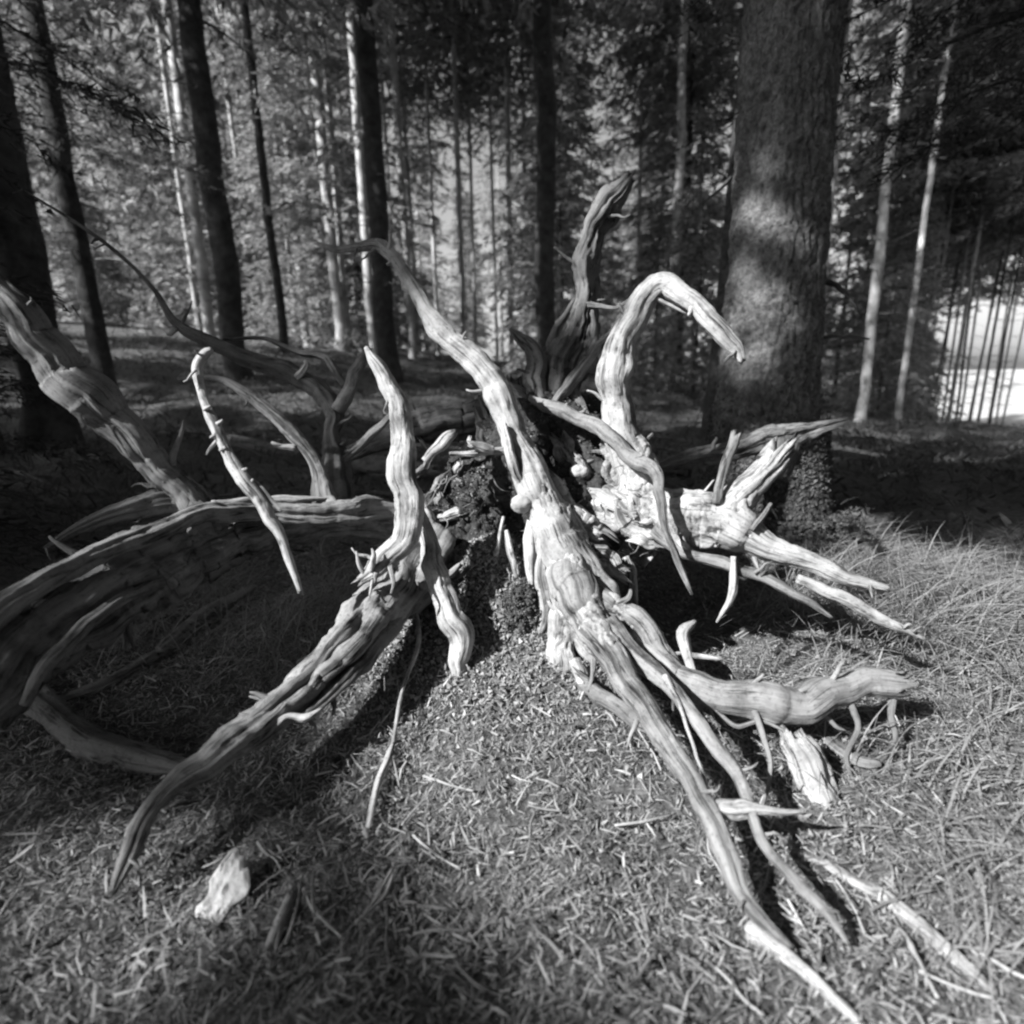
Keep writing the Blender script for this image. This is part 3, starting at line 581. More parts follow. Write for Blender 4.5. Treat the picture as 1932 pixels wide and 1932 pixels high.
# fine hair roots and threads hanging about the core
hr = np.random.default_rng(31)
HV = []
for k in range(60):
    px = hr.uniform(820, 1230); py = hr.uniform(860, 1120); z = 1.22+hr.uniform(-.03, .05)
    a = hr.uniform(0, 6.28); L = hr.uniform(14, 46); pts = [(px, py, z, 3.2)]
    for j in range(3):
        a += hr.normal(0, .6); pts.append((pts[-1][0]+math.cos(a)*L*.33, pts[-1][1]+abs(math.sin(a))*L*.4, z-hr.uniform(0, .01), 2.4-j*.6))
    HV.append(tube_mesh('t', pix(pts), sides=5, step=.006, flute=0, fissure=0))
def join(name, meshes, parent, mat):
    V = []; Fc = []; off = 0
    for me in meshes:
        v = np.zeros(len(me.vertices)*3, np.float32); me.vertices.foreach_get('co', v); V.append(v.reshape(-1, 3))
        Fc += [tuple(i+off for i in p.vertices) for p in me.polygons]; off += len(me.vertices); bpy.data.meshes.remove(me)
    m = bpy.data.meshes.new(name); m.from_pydata(np.vstack(V).tolist(), [], Fc); m.update(); return link(name, m, parent, mat)
hro = join('hair_roots', HV, ST, WOODG); hro['kind'] = 'stuff'

# crumbs of earth on the heap and the core
def crumbs(name, pts, smin, smax, mat, label, parent=None, seed=2):
    r = np.random.default_rng(seed); n = len(pts)
    base = np.array([[1, 0, -.5], [-.5, .87, -.5], [-.5, -.87, -.5], [0, 0, 1.]])
    s = r.uniform(smin, smax, n)[:, None, None]; q = r.normal(size=(n, 3, 3)); q, _ = np.linalg.qr(q)
    v = (base[None]*(1+r.normal(0, .3, (n, 4, 3)))) @ q*s*np.array([1, 1, 1.])+pts[:, None]
    f = np.array([[0, 2, 1], [0, 1, 3], [1, 2, 3], [2, 0, 3]]); f = (np.arange(n)[:, None, None]*4+f[None]).reshape(-1, 3)
    o = link(name, mesh(name, v.reshape(-1, 3), f, False), parent, mat); o['kind'] = 'stuff'
    if label: o['label'] = label; o['category'] = 'soil'
    return o
r = np.random.default_rng(41); n = 15000
x = r.normal(-.03, .17, n); y = r.normal(1.17, .14, n); keep = (np.abs(x) < .42)
x, y = x[keep], y[keep]
crumbs('soil_crumbs', np.stack([x, y, ground_z(x, y)+r.uniform(0, .012, len(x))], 1), .002, .006, CRUMB, 'loose crumbly earth heaped under the stump', None, 42)
def on_surface(o, n, seed):
    me = o.data; v = np.zeros(len(me.vertices)*3, np.float32); me.vertices.foreach_get('co', v); v = v.reshape(-1, 3)
    rr = np.random.default_rng(seed); return v[rr.integers(0, len(v), n)]+rr.normal(0, .003, (n, 3))
cores = [o for o in ST.children if o.name.startswith('earth_core')]
pc = np.vstack([on_surface(o, 6000, 50+i) for i, o in enumerate(cores)])
crumbs('earth_crumbs', pc, .0012, .004, leafy('dark_earth_crumbs', .02, .16, 0), None, ST, 43)

# ------------------------------------------------------------------ loose things near the stump
pb = link('pebble', lump_mesh('pebble', P(985, 950, 1.16), (.023, .02, .020), 2.2, .12, 1.2, 30), None, STONE)
tag(pb, 'smooth pale pebble caught in the roots beside the diagonal root', 'stone')
def stick(pts, label, mat=WOOD, lift=0, group=None, name='stick', **kw):
    """a stick lying on the ground: (x, y, width) of the photograph, dropped on the terrain"""
    out = []
    for a, b, w in pts:
        q = G(a, b, lift); z = (q-EYE) @ F; out.append(tuple(q)+(w*.5*z/FPX,))
    o = link(name, tube_mesh(name, out, **kw), None, mat); tag(o, label, 'stick', group); return o
stick([(1505, 1612, 12), (1560, 1632, 20), (1610, 1662, 20), (1662, 1690, 28), (1740, 1752, 28), (1830, 1832, 22), (1895, 1890, 8)], 'pale sunlit stick lying toward the lower right corner', lift=.012)
stick([(1415, 1755, 40), (1470, 1795, 36), (1530, 1842, 26), (1610, 1920, 22), (1660, 1980, 18)], 'stout pale stick running off the bottom edge', lift=.012)
stick([(742, 1400, 9), (730, 1435, 12), (712, 1480, 13), (695, 1562, 12)], 'short pale stick on the litter left of centre', lift=.02)
stick([(480, 1108, 14), (400, 1155, 30), (325, 1212, 30), (300, 1228, 22)], 'grey stick on the ground below the thick left root', WOODG, lift=.03)
stick([(290, 1240, 20), (200, 1290, 22), (90, 1328, 10)], 'dim grey stick at the left end of the shade', WOODG, lift=.02)
stick([(-20, 1240, 40), (80, 1330, 46), (160, 1392, 46), (250, 1422, 42), (350, 1452, 26)], 'dark thick root piece lying at the left edge', WOODD, lift=.03, flute=.3)
stick([(1520, 1262, 8), (1532, 1250, 9), (1545, 1240, 12)], 'tiny bone like splinter under the right roots', lift=.01)
stick([(1440, 1545, 5), (1480, 1560, 8)], 'tiny twig beside the bark chunk', lift=.01)
stick([(300, 818, 8), (370, 822, 18), (470, 838, 22), (570, 858, 22)], 'thin grey log lying behind the arched root', WOODG, lift=.02)
stick([(670, 878, 30), (740, 880, 30), (830, 892, 30)], 'broken grey log end behind the bright root', WOODG, lift=.05, end='broken', start='broken')
stick([(1235, 880, 22), (1300, 885, 34), (1370, 880, 36), (1440, 872, 34)], 'dark log lying in front of the big tree', WOODD, lift=.05, end='broken', start='broken')
stick([(780, 1130, 8), (790, 1210, 9), (760, 1300, 8), (742, 1400, 7)], 'thin dry stalk leaning below the crooked root', lift=.05)
stick([(550, 1690, 20), (530, 1740, 28), (508, 1795, 24)], 'short pale wood chip right of the white bark piece', lift=.015, end='broken', start='broken')
stick([(560, 1250, 8), (600, 1242, 20), (540, 1300, 10)], 'small grey splinter beside the descending root', WOODG, lift=.03)
stick([(1540, 1365, 10), (1570, 1400, 30), (1620, 1435, 36), (1660, 1440, 20)], 'curved piece standing in for a sunlit ground patch under the right root', WOODG, lift=.02, flat=.4)  # raised piece takes the place of a patch of sunlit ground
root([(1685, 1300, .97, 20), (1680, 1350, .95, 14), (1690, 1400, .93, 12), (1650, 1450, .90, 12), (1690, 1490, .87, 11), (1720, 1560, .82, 12), (1745, 1640, .77, 13), (1780, 1720, .72, 15), (1850, 1790, .68, 14), (1900, 1870, .65, 8)], ST, WOODD, step=.003, label='thin dark strip standing in for a shadow winding down to the lower right corner')  # dark strip along a cast shadow line, shade given a root shape
root([(1420, 1330, .93, 18), (1440, 1390, .90, 13), (1455, 1450, .87, 10), (1440, 1520, .82, 7)], ST, WOODG, step=.003)
root([(1350, 1340, .95, 12), (1390, 1370, .93, 10), (1440, 1360, .92, 8), (1500, 1390, .9, 5)], ST, WOODG, step=.003)
root([(1600, 1310, .95, 16), (1620, 1370, .93, 12), (1600, 1430, .91, 10), (1620, 1500, .87, 6)], ST, WOODD, step=.003)  # another dark strip in place of a cast shadow
bc = link('bark_chunk', tube_mesh('bark_chunk', pix([(1494, 1388, .90, 66), (1508, 1420, .885, 84), (1535, 1465, .87, 96), (1565, 1522, .86, 80)]), sides=60, flute=.16, fissure=.14, knots=60, kink=.2, end='broken', start='broken', step=.003, flat=.6), None, BARKR)
tag(bc, 'chunky pale bark piece lying below the thick right root', 'bark')
# white birch bark piece
q = G(421, 1680, .018)
def slab_mesh(name, outline, c, th, seed, tilt):
    me = bpy.data.meshes.new(name); n = len(outline); V = []; Fc = []
    M = Matrix.Rotation(tilt[2], 3, 'Z') @ Matrix.Rotation(tilt[0], 3, 'X') @ Matrix.Rotation(tilt[1], 3, 'Y')
    rings = [1, .85, .66, .45, .22]
    for side in (1, -1):
        for ri, rr in enumerate(rings):
            for x, y in outline:
                X_, Y_ = x*rr, y*rr
                z = side*th*(1 if ri else .3)+.006*float(pn(X_*60, Y_*60, seed))+.003*float(pn(X_*160, Y_*40, seed))
                V.append(tuple(M @ Vector((X_, Y_, z))+Vector(c)))
        V.append(tuple(M @ Vector((0, 0, side*th))+Vector(c)))
    K = len(rings)*n+1
    for s in (0, 1):
        for ri in range(len(rings)-1):
            for k in range(n):
                f = (s*K+ri*n+k, s*K+ri*n+(k+1) % n, s*K+(ri+1)*n+(k+1) % n, s*K+(ri+1)*n+k); Fc.append(f if s == 0 else f[::-1])
        for k in range(n):
            f = (s*K+4*n+k, s*K+4*n+(k+1) % n, s*K+K-1); Fc.append(f if s == 0 else f[::-1])
    for k in range(n): Fc.append((k, K+k, K+(k+1) % n, (k+1) % n))
    me.from_pydata(V, [], Fc); me.update(); return me
ol = [(math.cos(t)*.024*(1+.22*math.sin(3*t+1)+.12*math.sin(7*t)), math.sin(t)*.040*(1+.15*math.sin(4*t)+.1*math.sin(9*t+2))) for t in np.linspace(0, 2*math.pi, 40, endpoint=False)]
wb = link('white_bark_piece', slab_mesh('white_bark_piece', ol, q, .004, 3.3, (.55, .15, -.35)), None, PALE); tag(wb, 'bright white crumpled birch bark piece at the lower left', 'bark')
dbr = random.Random(77)
for k in range(22):
    px, py = dbr.uniform(60, 1500), dbr.uniform(770, 960); a = dbr.uniform(-.5, .5)+dbr.choice([0, math.pi]); L = dbr.uniform(.3, 1.0); q = G(px, py); pts = []
    for t in (0, .3, .65, 1):
        xx = q[0]+math.cos(a)*L*t+dbr.uniform(-.03, .03); yy = q[1]+math.sin(a)*L*t+dbr.uniform(-.03, .03)
        pts.append((xx, yy, float(ground_z(xx, yy))+dbr.uniform(.01, .07), .012*(1-t*.6)*dbr.uniform(.5, 1.4)))
    o = link('fallen_branch', tube_mesh('fallen_branch', pts, sides=10, step=.02, kink=.5), None, [WOODG, WOODD, WOODS][k % 3])
    tag(o, 'thin fallen branch on the shaded floor behind the stump', 'branch', 'fallen branches behind the stump')
# twigs strewn about
tw = np.random.default_rng(61)
for k in range(46):
    px, py = tw.uniform(500, 1900), tw.uniform(1380, 1900); q = G(px, py, .01); a = tw.uniform(0, 3.14); L = tw.uniform(.03, .09)
    pts = []
    for t in (-1, -.3, .4, 1):
        xx = q[0]+math.cos(a)*L*t*.5+tw.normal(0, .002); yy = q[1]+math.sin(a)*L*t*.5+tw.normal(0, .002)
        pts.append((xx, yy, float(ground_z(xx, yy))+.014+.006*tw.random(), .0011+.0009*tw.random()))
    o = link('twig', tube_mesh('twig', pts, sides=7, step=.005), None, WOOD if k % 2 else WOODG)
    tag(o, 'small dry twig lying on the needle litter', 'twig', 'small twigs strewn on the litter')

# ------------------------------------------------------------------ the big spruce and other trunks
def trunk_obj(parent, base, top, r0, r1, mat, flare=1.6, sides=18, step=.12, **kw):
    base = np.asarray(base, float); top = np.asarray(top, float); L = np.linalg.norm(top-base)
    ts = [-.03, 0, .012, .03, .07, .2, .45, .75, 1]; pts = []
    for t in ts:
        h = t*L; fl = 1+(flare-1)*math.exp(-max(h, 0)/(.25+r0))
        p = base+(top-base)*t; pts.append(tuple(p)+((r0+(r1-r0)*max(t, 0))*fl,))
    return link('trunk', tube_mesh('trunk', pts, sides=sides, step=step, twist=.2, scale=kw.pop('scale', 6), **kw), parent, mat)
bigb = P(1438, 905, 2.42); bigb[2] = ground_z(bigb[0], bigb[1])
BT = empty('spruce_tree', ZERO, 'huge spruce trunk standing right behind the stump', 'tree')
e1 = P(1449, 600, 2.42); e0 = P(1497, 0, 2.05); dirv = (e0-e1)/np.linalg.norm(e0-e1)
top = bigb+(e0-bigb)/(e0-bigb)[2]*9.0
bt = trunk_obj(BT, bigb, top, .163, .145, BARK, flare=1.6, sides=170, step=.015, flute=.05, fissure=.01, lump=.02, wobble=.03, scale=2)
me = bt.data; v = np.zeros(len(me.vertices)*3, np.float32); me.vertices.foreach_get('co', v); v = v.reshape(-1, 3).astype(float)
ax = np.array([np.interp(v[:, 2], [bigb[2], top[2]], [bigb[k], top[k]]) for k in range(2)]).T
rv = v[:, :2]-ax; rl = np.linalg.norm(rv, axis=1)+1e-6; th = np.arctan2(rv[:, 1], rv[:, 0])/(2*np.pi)
def plates(u, w, nu):           # cell pattern that closes round the trunk: distance to the plate border and a height per plate
    u = (u % 1)*nu; iu = np.floor(u).astype(int); iw = np.floor(w).astype(int); f1 = np.full(len(u), 9.); f2 = np.full(len(u), 9.); hh = np.zeros(len(u))
    rg = np.random.default_rng(8).random((4096, 3))
    for a in (-1, 0, 1):
        for b in (-1, 0, 1):
            c = ((iu+a) % nu)*131+(iw+b)*17; g = rg[c % 4096]
            d = np.hypot(iu+a+g[:, 0]-u, iw+b+g[:, 1]-w); m = d < f1
            f2 = np.where(m, f1, np.minimum(f2, d)); hh = np.where(m, g[:, 2], hh); f1 = np.where(m, d, f1)
    return f2-f1, hh
wu = .012*pn(np.cos(th*6.28)*3, np.sin(th*6.28)*3, v[:, 2]*6)
e1_, h1_ = plates(th+wu, v[:, 2]*26+.6*pn(np.cos(th*6.28)*3, np.sin(th*6.28)*3, v[:, 2]*9), 34)
e2_, h2_ = plates(th+wu*.5+.3, v[:, 2]*60, 80)
dd = -.013*np.clip(1-e1_*4.0, 0, 1)+.012*h1_-.004*np.clip(1-e2_*4, 0, 1)+.003*h2_
for sx_, sz_, am_ in [(.62, 1.55, .03), (.70, 1.1, .022), (.78, 1.95, .03), (.66, 2.35, .025), (.58, .75, .02)]:   # old branch scars
    du = np.abs((th % 1)-sx_); dd = dd-am_*np.exp(-(du*1.1/.022)**2-((v[:, 2]-sz_)/.022)**2)+am_*.7*np.exp(-(du*1.1/.045)**2-((v[:, 2]-sz_)/.045)**2)
v[:, :2] += rv/rl[:, None]*dd[:, None]; me.vertices.foreach_set('co', v.astype(np.float32).ravel()); me.update()
for (a, b, c, d, e, f2) in [(1560, 520, 1620, 590, 14, 2.3), (1540, 640, 1640, 640, 10, 2.35), (1400, 335, 1330, 380, 9, 2.3)]:
    root([(a-20, b, f2, e), ((a+c)/2, (b+d)/2-6, f2-.03, e*.8), (c, d, f2-.1, e*.4)], BT, WOODD, name='dead_branch', step=.01, sides=10)
# moss cushions round its foot
mo = leafy('moss', .04, .13, 0)
r = np.random.default_rng(71); n = 14000
a = r.uniform(0, 2*np.pi, n); hgt = np.abs(r.normal(0, .16, n)); rad = .175*(1+.55*np.exp(-hgt/.4))+.02+np.abs(r.normal(0, .05, n))*(hgt < .06)
mp = np.stack([bigb[0]+np.cos(a)*rad, bigb[1]+np.sin(a)*rad, bigb[2]+hgt], 1)
mv = crumbs('moss', mp, .004, .011, mo, None, BT, 72)
T5 = empty('spruce_tree', ZERO, 'narrow dark trunk tight behind the huge spruce on its left side', 'tree')
b5 = np.array([P(1366, 700, 3.0)[0], P(1366, 700, 3.0)[1], 0]); b5[2] = ground_z(b5[0], b5[1])
trunk_obj(T5, b5, b5+np.array([.3, .2, 8.]), .085, .06, BARKT, sides=40, step=.03, flute=.05, fissure=.03, lump=.02, wobble=.03, scale=2, flare=1.7)

# ------------------------------------------------------------------ crowns
def crown_mesh(name, h0, h1, rmax, nb, seed, tl, tw_, twigs=12, tufts=8, power=.7, droop=.35, sun=None):
    r = np.random.default_rng(seed)
    h = h0+(h1-h0)*r.random(nb)**1.1; az = r.uniform(0, 2*np.pi, nb)
    L = rmax*np.clip(1-(h-h0)/(h1-h0), .03, 1)**power*r.uniform(.45, 1.1, nb)+.15
    t = (np.arange(twigs)[None, :]+r.random((nb, twigs)))/twigs; t = .12+.88*t
    B = np.stack([np.cos(az), np.sin(az)], 1)
    rise = r.normal(.12, .12, nb)
    bx = B[:, None, :]*(L[:, None]*t)[..., None]
    bz = h[:, None]+L[:, None]*(rise[:, None]*t-droop*t*t)
    side = np.where(r.random((nb, twigs)) < .5, 1, -1)
    tlen = L[:, None]*.33*(1-t)+.16*(1+r.random((nb, twigs)))
    perp = np.stack([-B[:, 1], B[:, 0]], 1)
    td = np.stack([B[:, None, 0]*.7+perp[:, None, 0]*side, B[:, None, 1]*.7+perp[:, None, 1]*side, np.zeros_like(t)-.25-.5*r.random(t.shape)], -1)
    td /= np.linalg.norm(td, axis=-1)[..., None]
    s = r.random((nb, twigs, tufts))
    p = np.stack([bx[..., 0], bx[..., 1], bz], -1)[:, :, None, :]+td[:, :, None, :]*(tlen[..., None]*s)[..., None]
    p = p+r.normal(0, .012, p.shape)
    d = td[:, :, None, :]+r.normal(0, .45, p.shape); d /= np.linalg.norm(d, axis=-1)[..., None]
    p = p.reshape(-1, 3); d = d.reshape(-1, 3); m = len(p)
    l = tl*r.uniform(.6, 1.3, m)[:, None]; w = tw_*r.uniform(.6, 1.3, m)[:, None]
    sd = np.cross(d, r.normal(size=(m, 3))); sd /= np.linalg.norm(sd, axis=1)[:, None]
    v = np.stack([p-sd*w*.5, p+sd*w*.5, p+d*l], 1).reshape(-1, 3)
    f = np.arange(m*3).reshape(-1, 3)
    return mesh(name, v, f, False), (h, az, L, rise, droop)
def branches_mesh(name, info, rb, keep=60, seed=1):
    h, az, L, rise, droop = info; r = np.random.default_rng(seed); idx = r.permutation(len(h))[:keep]
    V = []; Fc = []; off = 0
    t = np.linspace(0, 1, 6)
    for k in idx:
        c = np.stack([math.cos(az[k])*L[k]*t, math.sin(az[k])*L[k]*t, h[k]+L[k]*(rise[k]*t-droop*t*t)], 1)
        rr = rb*(1-t*.85)
        for s in range(4):
            an = s*math.pi/2; V.append(c+np.stack([-math.sin(az[k])*math.cos(an)*rr, math.cos(az[k])*math.cos(an)*rr, math.sin(an)*rr], 1))
        for s in range(4):
            for j in range(5):
                a0 = off+s*6+j; b0 = off+((s+1) % 4)*6+j; Fc.append((a0, b0, b0+1, a0+1))
        off += 24
    return mesh(name, np.vstack(V), np.array(Fc))
CR = []     # (crown, branches, height)
for i, (h0, h1, rm, nb) in enumerate([(3.2, 17, 2.1, 190), (2.2, 14, 2.0, 170), (4.5, 19, 2.3, 190), (1.4, 11, 1.8, 170), (6.0, 20, 2.4, 190)]):
    me, inf = crown_mesh('crown', h0, h1, rm, nb, 100+i, .16, .05, 12, 9)
    CR.append((me, branches_mesh('branches', inf, .018, 70, i), h1, h0))
YG = []
for i, (h1, rm, nb) in enumerate([(3.4, 1.1, 130), (5.0, 1.5, 170), (2.2, .8, 90)]):
    me, inf = crown_mesh('crown', .2, h1, rm, nb, 130+i, .11, .035, 10, 9)
    YG.append((me, branches_mesh('branches', inf, .010, 50, i), h1, .2))
TRK = {}
def trunk_shared(h, r0, kind, v):
    key = (round(h, 1), round(r0, 3), kind, v)
    if key not in TRK:
        pts = [(0, 0, -.3, r0*1.5), (0, 0, 0, r0*1.35), (0, 0, .25, r0*1.08), (0, 0, 1, r0), (.03, .02, h*.3, r0*.82), (-.02, .03, h*.65, r0*.5), (0, 0, h, .01)]
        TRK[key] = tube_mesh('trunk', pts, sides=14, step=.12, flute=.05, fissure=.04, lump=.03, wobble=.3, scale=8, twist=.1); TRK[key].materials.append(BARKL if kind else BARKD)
    return TRK[key]
def dead_mesh(h0, r0, seed, n=16):
    r = np.random.default_rng(seed); V = []; Fc = []; off = 0
    for k in range(n):
        z = r.uniform(.6, h0+.6); a = r.uniform(0, 6.28); L = r.uniform(.2, .9); t = np.linspace(0, 1, 5)
        c = np.stack([math.cos(a)*L*t, math.sin(a)*L*t, z+L*(.1*t-.3*t*t)+r.normal(0, .015, 5)], 1); rr = .008*(1-t*.8)
        for s in range(3):
            an = s*2.094; V.append(c+np.stack([-math.sin(a)*math.cos(an)*rr, math.cos(a)*math.cos(an)*rr, math.sin(an)*rr], 1))
        for s in range(3):
            for j in range(4): a0 = off+s*5+j; b0 = off+((s+1) % 3)*5+j; Fc.append((a0, b0, b0+1, a0+1))
        off += 15
    return mesh('dead_branches', np.vstack(V), np.array(Fc))
DEAD = [dead_mesh(3.5, .1, 200+i) for i in range(3)]
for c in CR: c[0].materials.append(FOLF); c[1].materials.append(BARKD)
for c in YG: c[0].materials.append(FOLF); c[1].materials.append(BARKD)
for d in DEAD: d.materials.append(WOODG)
def tree(x, y, var, r0, kind, label, group=None, young=False, sc=1.0, rot=None, dead=True, lean=(0, 0), crown=True):
    lib = YG if young else CR
    cr, br, h1, h0 = lib[var % len(lib)]
    z = float(ground_z(x, y))
    o = empty('young_spruce' if young else 'spruce_tree', (x, y, z), label, 'tree', group)
    o.rotation_euler = (lean[0], lean[1], random.uniform(0, 6.28) if rot is None else rot); o.scale = (sc, sc, sc)
    link('trunk', trunk_shared(h1, r0, kind, var % 5), o)
    if crown: link('crown', cr, o); link('branches', br, o)['kind'] = 'stuff'
    if dead and not young: link('dead_branches', DEAD[var % 3], o)['kind'] = 'stuff'
    return o
def at(px, yw):                 # world x of picture column px at distance yw (near eye level)
    return (px-966)/FPX*(yw*math.cos(PITCH))*1.0
# trees one can tell apart
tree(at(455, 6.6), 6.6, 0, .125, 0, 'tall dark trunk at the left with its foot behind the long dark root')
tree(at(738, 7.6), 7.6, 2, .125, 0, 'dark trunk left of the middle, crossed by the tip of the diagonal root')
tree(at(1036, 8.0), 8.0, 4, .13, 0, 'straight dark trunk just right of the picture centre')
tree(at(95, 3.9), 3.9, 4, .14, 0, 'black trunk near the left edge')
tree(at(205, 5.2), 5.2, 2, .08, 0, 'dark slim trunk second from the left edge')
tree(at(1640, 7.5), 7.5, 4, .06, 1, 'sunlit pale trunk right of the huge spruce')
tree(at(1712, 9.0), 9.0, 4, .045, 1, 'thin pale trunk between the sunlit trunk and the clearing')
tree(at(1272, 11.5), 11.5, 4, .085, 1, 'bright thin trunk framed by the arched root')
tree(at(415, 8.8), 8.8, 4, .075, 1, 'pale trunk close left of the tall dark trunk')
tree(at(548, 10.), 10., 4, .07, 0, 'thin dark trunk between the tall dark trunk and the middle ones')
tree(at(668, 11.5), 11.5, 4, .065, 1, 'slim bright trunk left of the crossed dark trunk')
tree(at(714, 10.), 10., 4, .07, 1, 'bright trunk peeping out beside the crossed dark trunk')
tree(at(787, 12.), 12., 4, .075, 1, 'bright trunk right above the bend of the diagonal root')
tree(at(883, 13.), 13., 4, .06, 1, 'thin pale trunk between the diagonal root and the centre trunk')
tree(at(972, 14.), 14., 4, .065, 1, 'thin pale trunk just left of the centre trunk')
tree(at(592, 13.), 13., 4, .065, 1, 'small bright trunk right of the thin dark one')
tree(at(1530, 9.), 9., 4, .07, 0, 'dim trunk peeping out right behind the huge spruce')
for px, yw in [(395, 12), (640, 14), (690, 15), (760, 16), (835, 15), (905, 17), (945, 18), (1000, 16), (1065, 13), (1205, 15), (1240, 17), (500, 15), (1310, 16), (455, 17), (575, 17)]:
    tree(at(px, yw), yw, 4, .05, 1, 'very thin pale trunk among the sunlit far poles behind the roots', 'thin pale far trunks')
# the right-hand clearing edge: a row of bare poles against the sky
pr = random.Random(23)
for k in range(17):
    px = 1722+k*12.5+pr.uniform(-6, 6); yw = pr.uniform(13, 22)
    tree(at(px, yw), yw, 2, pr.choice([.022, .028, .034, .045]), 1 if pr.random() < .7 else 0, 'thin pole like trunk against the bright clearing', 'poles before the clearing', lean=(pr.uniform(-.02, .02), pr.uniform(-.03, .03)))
for k, (px, yw, sc) in enumerate([(1672, 11, .8), (1700, 13, .9), (1722, 16, 1.0), (1742, 19, .6), (1752, 24, .6)]):
    tree(at(px, yw), yw, k % 2, .03, 0, ['young spruce nearest the huge trunk at the dark side of the clearing', 'small spruce second from the huge trunk before the clearing', 'young spruce between the pale trunks and the clearing', 'small spruce at the dark border of the bright clearing', 'lowest young spruce standing in the edge of the bright clearing'][k], young=True, sc=sc)
fr = random.Random(17); cnt = 0
placed = []
while cnt < 40:
    yw = fr.uniform(9, 40); px = fr.uniform(-60, 1640 if yw < 24 else 1560)
    x = at(px, yw)
    if any((x-a)**2+(yw-b)**2 < 1.3 for a, b in placed) or (x < -4.5 and yw < 18): continue
    placed.append((x, yw)); cnt += 1
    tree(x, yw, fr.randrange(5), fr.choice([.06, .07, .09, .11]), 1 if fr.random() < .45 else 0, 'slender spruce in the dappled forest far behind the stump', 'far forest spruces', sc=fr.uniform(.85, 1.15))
cnt = 0
while cnt < 30:
    yw = fr.uniform(10, 30); px = fr.uniform(-50, 1640); x = at(px, yw)
    cnt += 1
    tree(x, yw, fr.randrange(3), .03, 0, 'bushy young spruce filling the gaps between the far trunks', 'young spruces', young=True, sc=fr.uniform(.8, 1.3))
# near boughs in the upper corners
def near_crown(h0, h1, rm, nb, seed):
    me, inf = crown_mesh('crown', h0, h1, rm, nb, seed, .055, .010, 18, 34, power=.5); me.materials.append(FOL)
    b = branches_mesh('branches', inf, .014, 60, seed); b.materials.append(BARKD); return me, b
NY = near_crown(.25, 4.2, 1.25, 120, 303)
NC = [near_crown(1.7, 8, 2.3, 110, 301), near_crown(2.1, 8, 2.5, 110, 302)]
for (x, y, v, label) in [(-3.3, 3.5, 0, 'dark spruce filling the upper left corner with its boughs'), (-5.6, 6.2, 1, 'near spruce whose boughs hang into the left top edge'),
                         (3.05, 3.1, 0, 'spruce whose dark boughs fill the upper right corner'), (6.4, 5.6, 1, 'spruce with glinting boughs behind the upper right one')]:
    z = float(ground_z(x, y)); o = empty('spruce_tree', (x, y, z), label, 'tree'); o.rotation_euler = (0, 0, random.uniform(0, 6))
    link('trunk', trunk_shared(14, .13, 0, v), o); link('crown', NC[v][0], o); link('branches', NC[v][1], o)['kind'] = 'stuff'

for (x, y, v, sc, label) in [(-2.3, 1.7, 1, .8, 'unseen young spruce added just outside the left edge'), (-2.9, .8, 0, 1.0, 'unseen young spruce added beside the one outside the left edge'),
                             (-1.0, -2.0, 1, .9, 'unseen young spruce added behind the viewpoint on the left'), (.5, -1.5, 1, .9, 'unseen young spruce added right behind the viewpoint'), (1.9, -.8, 0, 1.1, 'unseen young spruce added behind the viewpoint on the right'), (2.7, .8, 1, .8, 'unseen young spruce added just outside the right edge')]:
    o = empty('young_spruce', (x, y, float(ground_z(x, y))), label, 'tree'); o.scale = (sc, sc, sc); o.rotation_euler = (0, 0, v*1.3+x)
    link('trunk', trunk_shared(4.2, .035, 0, v), o); link('crown', NY[0], o); link('branches', NY[1], o)['kind'] = 'stuff'  # unseen spruces added to cut the ambient light at the frame edges
# ------------------------------------------------------------------ added unseen spruce, its foliage shaped to cast shade around chosen sun patches
def added_shade_tree(n, seed, t0, t1, keep):
    r = np.random.default_rng(seed)
    gx_ = r.uniform(-5.5, 5.5, n); gy_ = r.uniform(-1.5, 5.5, n); k = keep(gx_, gy_, r); gx_, gy_ = gx_[k], gy_[k]; n = len(gx_)
    t = r.uniform(t0, t1, n)
    c = np.stack([gx_, gy_, np.zeros(n)], 1)+TOSUN[None]*t[:, None]
    m = 46
    a = r.uniform(0, 2*np.pi, n); d = np.stack([np.cos(a), np.sin(a), -.3+0*a], 1)
    s = r.uniform(-.5, .5, (n, m))*.55
    p = c[:, None]+d[:, None]*s[..., None]+r.normal(0, .05, (n, m, 3))*(1-np.abs(s)[..., None])
    dr = d[:, None]*.4+r.normal(0, .6, (n, m, 3)); dr /= np.linalg.norm(dr, axis=-1)[..., None]
    p = p.reshape(-1, 3); dr = dr.reshape(-1, 3)
    gp = p+dr*.05; gp = gp-TOSUN*(gp[:, 2:]/TOSUN[2])
    ok = ~lit_area(gp[:, 0], gp[:, 1])
    p = p[ok]; dr = dr[ok]; q = len(p)
    sd = np.cross(dr, r.normal(size=(q, 3))); sd /= np.linalg.norm(sd, axis=1)[:, None]
    v = np.stack([p-sd*.02, p+sd*.02, p+dr*.11], 1).reshape(-1, 3)
    return mesh('crown', v, np.arange(q*3).reshape(-1, 3), False), c
def spot(x, y, p, rx, ry):      # the place on the flat ground whose sunbeam also meets point p
    g = p-TOSUN*(p[2]/TOSUN[2]); return ((x-g[0])/rx)**2+((y-g[1])/ry)**2 < 1
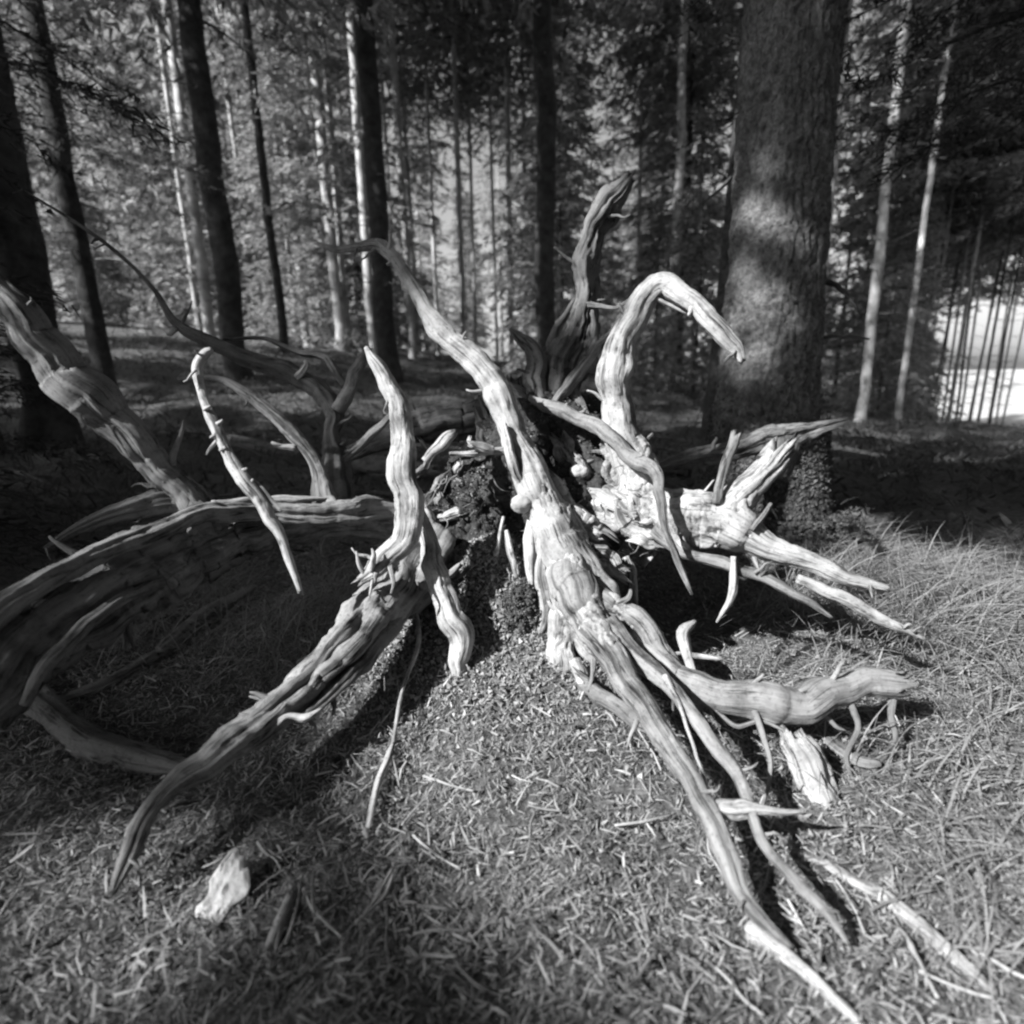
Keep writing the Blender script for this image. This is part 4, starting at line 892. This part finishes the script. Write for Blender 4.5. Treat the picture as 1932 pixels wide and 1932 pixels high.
def lit_area(x, y):
    e = ((x-.74)/1.12)**2+((y-1.06)/.80)**2+.30*pn(x*2.2, y*2.2, 4.4)
    m = e < 1
    m |= (spot(x, y, P(1400, 570, 2.22), .17, .19) | spot(x, y, P(1402, 645, 2.22), .15, .16)) & (pn(x*13, y*13, 8.8) > -.22)
    nn = pn(x*5, y*5, 6.1)
    m |= (spot(x, y, P(1425, 470, 2.2), .2, .2) & (nn > -.05)) | (spot(x, y, P(1420, 350, 2.15), .2, .2) & (nn > .12)) | (spot(x, y, P(1410, 740, 2.25), .18, .16) & (nn > .1))
    m |= spot(x, y, G(421, 1680), .10, .12) | spot(x, y, G(530, 1740), .05, .07)
    m |= spot(x, y, P(1110, 520, 1.45), .2, .24) | spot(x, y, P(1140, 410, 1.45), .2, .2) | spot(x, y, P(470, 850, .99), .20, .16) | spot(x, y, P(250, 1000, .95), .16, .10)
    m |= ((x > 1.0) & (x < 2.5) & (y > 1.2) & (y < 2.1) & (pn(x*2.5, y*2.5, 1.2) > -.1))
    m |= ((y < -.5) | (y > 4.3)) & (pn(x*1.3, y*1.3, 9.9) > .15)
    return m
def keep(x, y, r): return x == x
me, cpts = added_shade_tree(4400, 401, 9.0, 12.5, keep); me.materials.append(FOL)
bx, by = -9.8, -1.6
SH = empty('spruce_tree', (0, 0, 0), 'added unseen spruce beyond the left edge with a crown shaped to shade the roots', 'tree')
link('crown', me, SH)
trunk_obj(SH, (bx, by, float(ground_z(bx, by))), (bx, by, 13), .2, .05, BARKD, sides=16)
for k in range(0, len(cpts), 60):
    c = cpts[k]; tl = np.linspace(0, 1, 12)[:, None]
    ln = np.array([bx, by, c[2]+.2])[None]*(1-tl)+c[None]*tl; gp = ln-TOSUN[None]*(ln[:, 2:]/TOSUN[2])
    if (((gp[:, 0]-.72)/1.3)**2+((gp[:, 1]-1.0)/.95)**2).min() < 1 or np.hypot(gp[:, 0]-1.78, gp[:, 1]-2.66).min() < .4: continue
    o = link('branch', tube_mesh('branch', [(bx, by, c[2]+.2, .03), tuple((c+np.array([bx, by, c[2]]))/2+np.array([0, 0, .2]))+(.018,), tuple(c)+(.006,)], sides=6, step=.2, flute=0, fissure=0, wobble=0), SH, BARKD)
# unseen trees added behind and beside the camera to block sky light
for (x, y, v) in [(2.6, -1.6, 2), (3.4, 1.4, 4), (-.5, -3.8, 4), (.2, -2.6, 4), (5.5, -3.0, 0), (-1.5, -6.5, 4), (3, -6, 2), (6.2, 2.5, 4), (1.2, -4.4, 4), (-.2, -.9, 4), (-2.7, 1.5, 4), (2.3, .3, 4), (1.5, -1.1, 4),  (4.8, .1, 2), (4.4, -4.2, 4), (-6.5, -9, 2), (-8.6, 3.2, 3), (-9.5, 6.2, 3), (-12, 10, 3)]:
    tree(x, y, v, .11, 0, 'unseen spruce added around the stump to block sky light', 'added unseen canopy spruces')
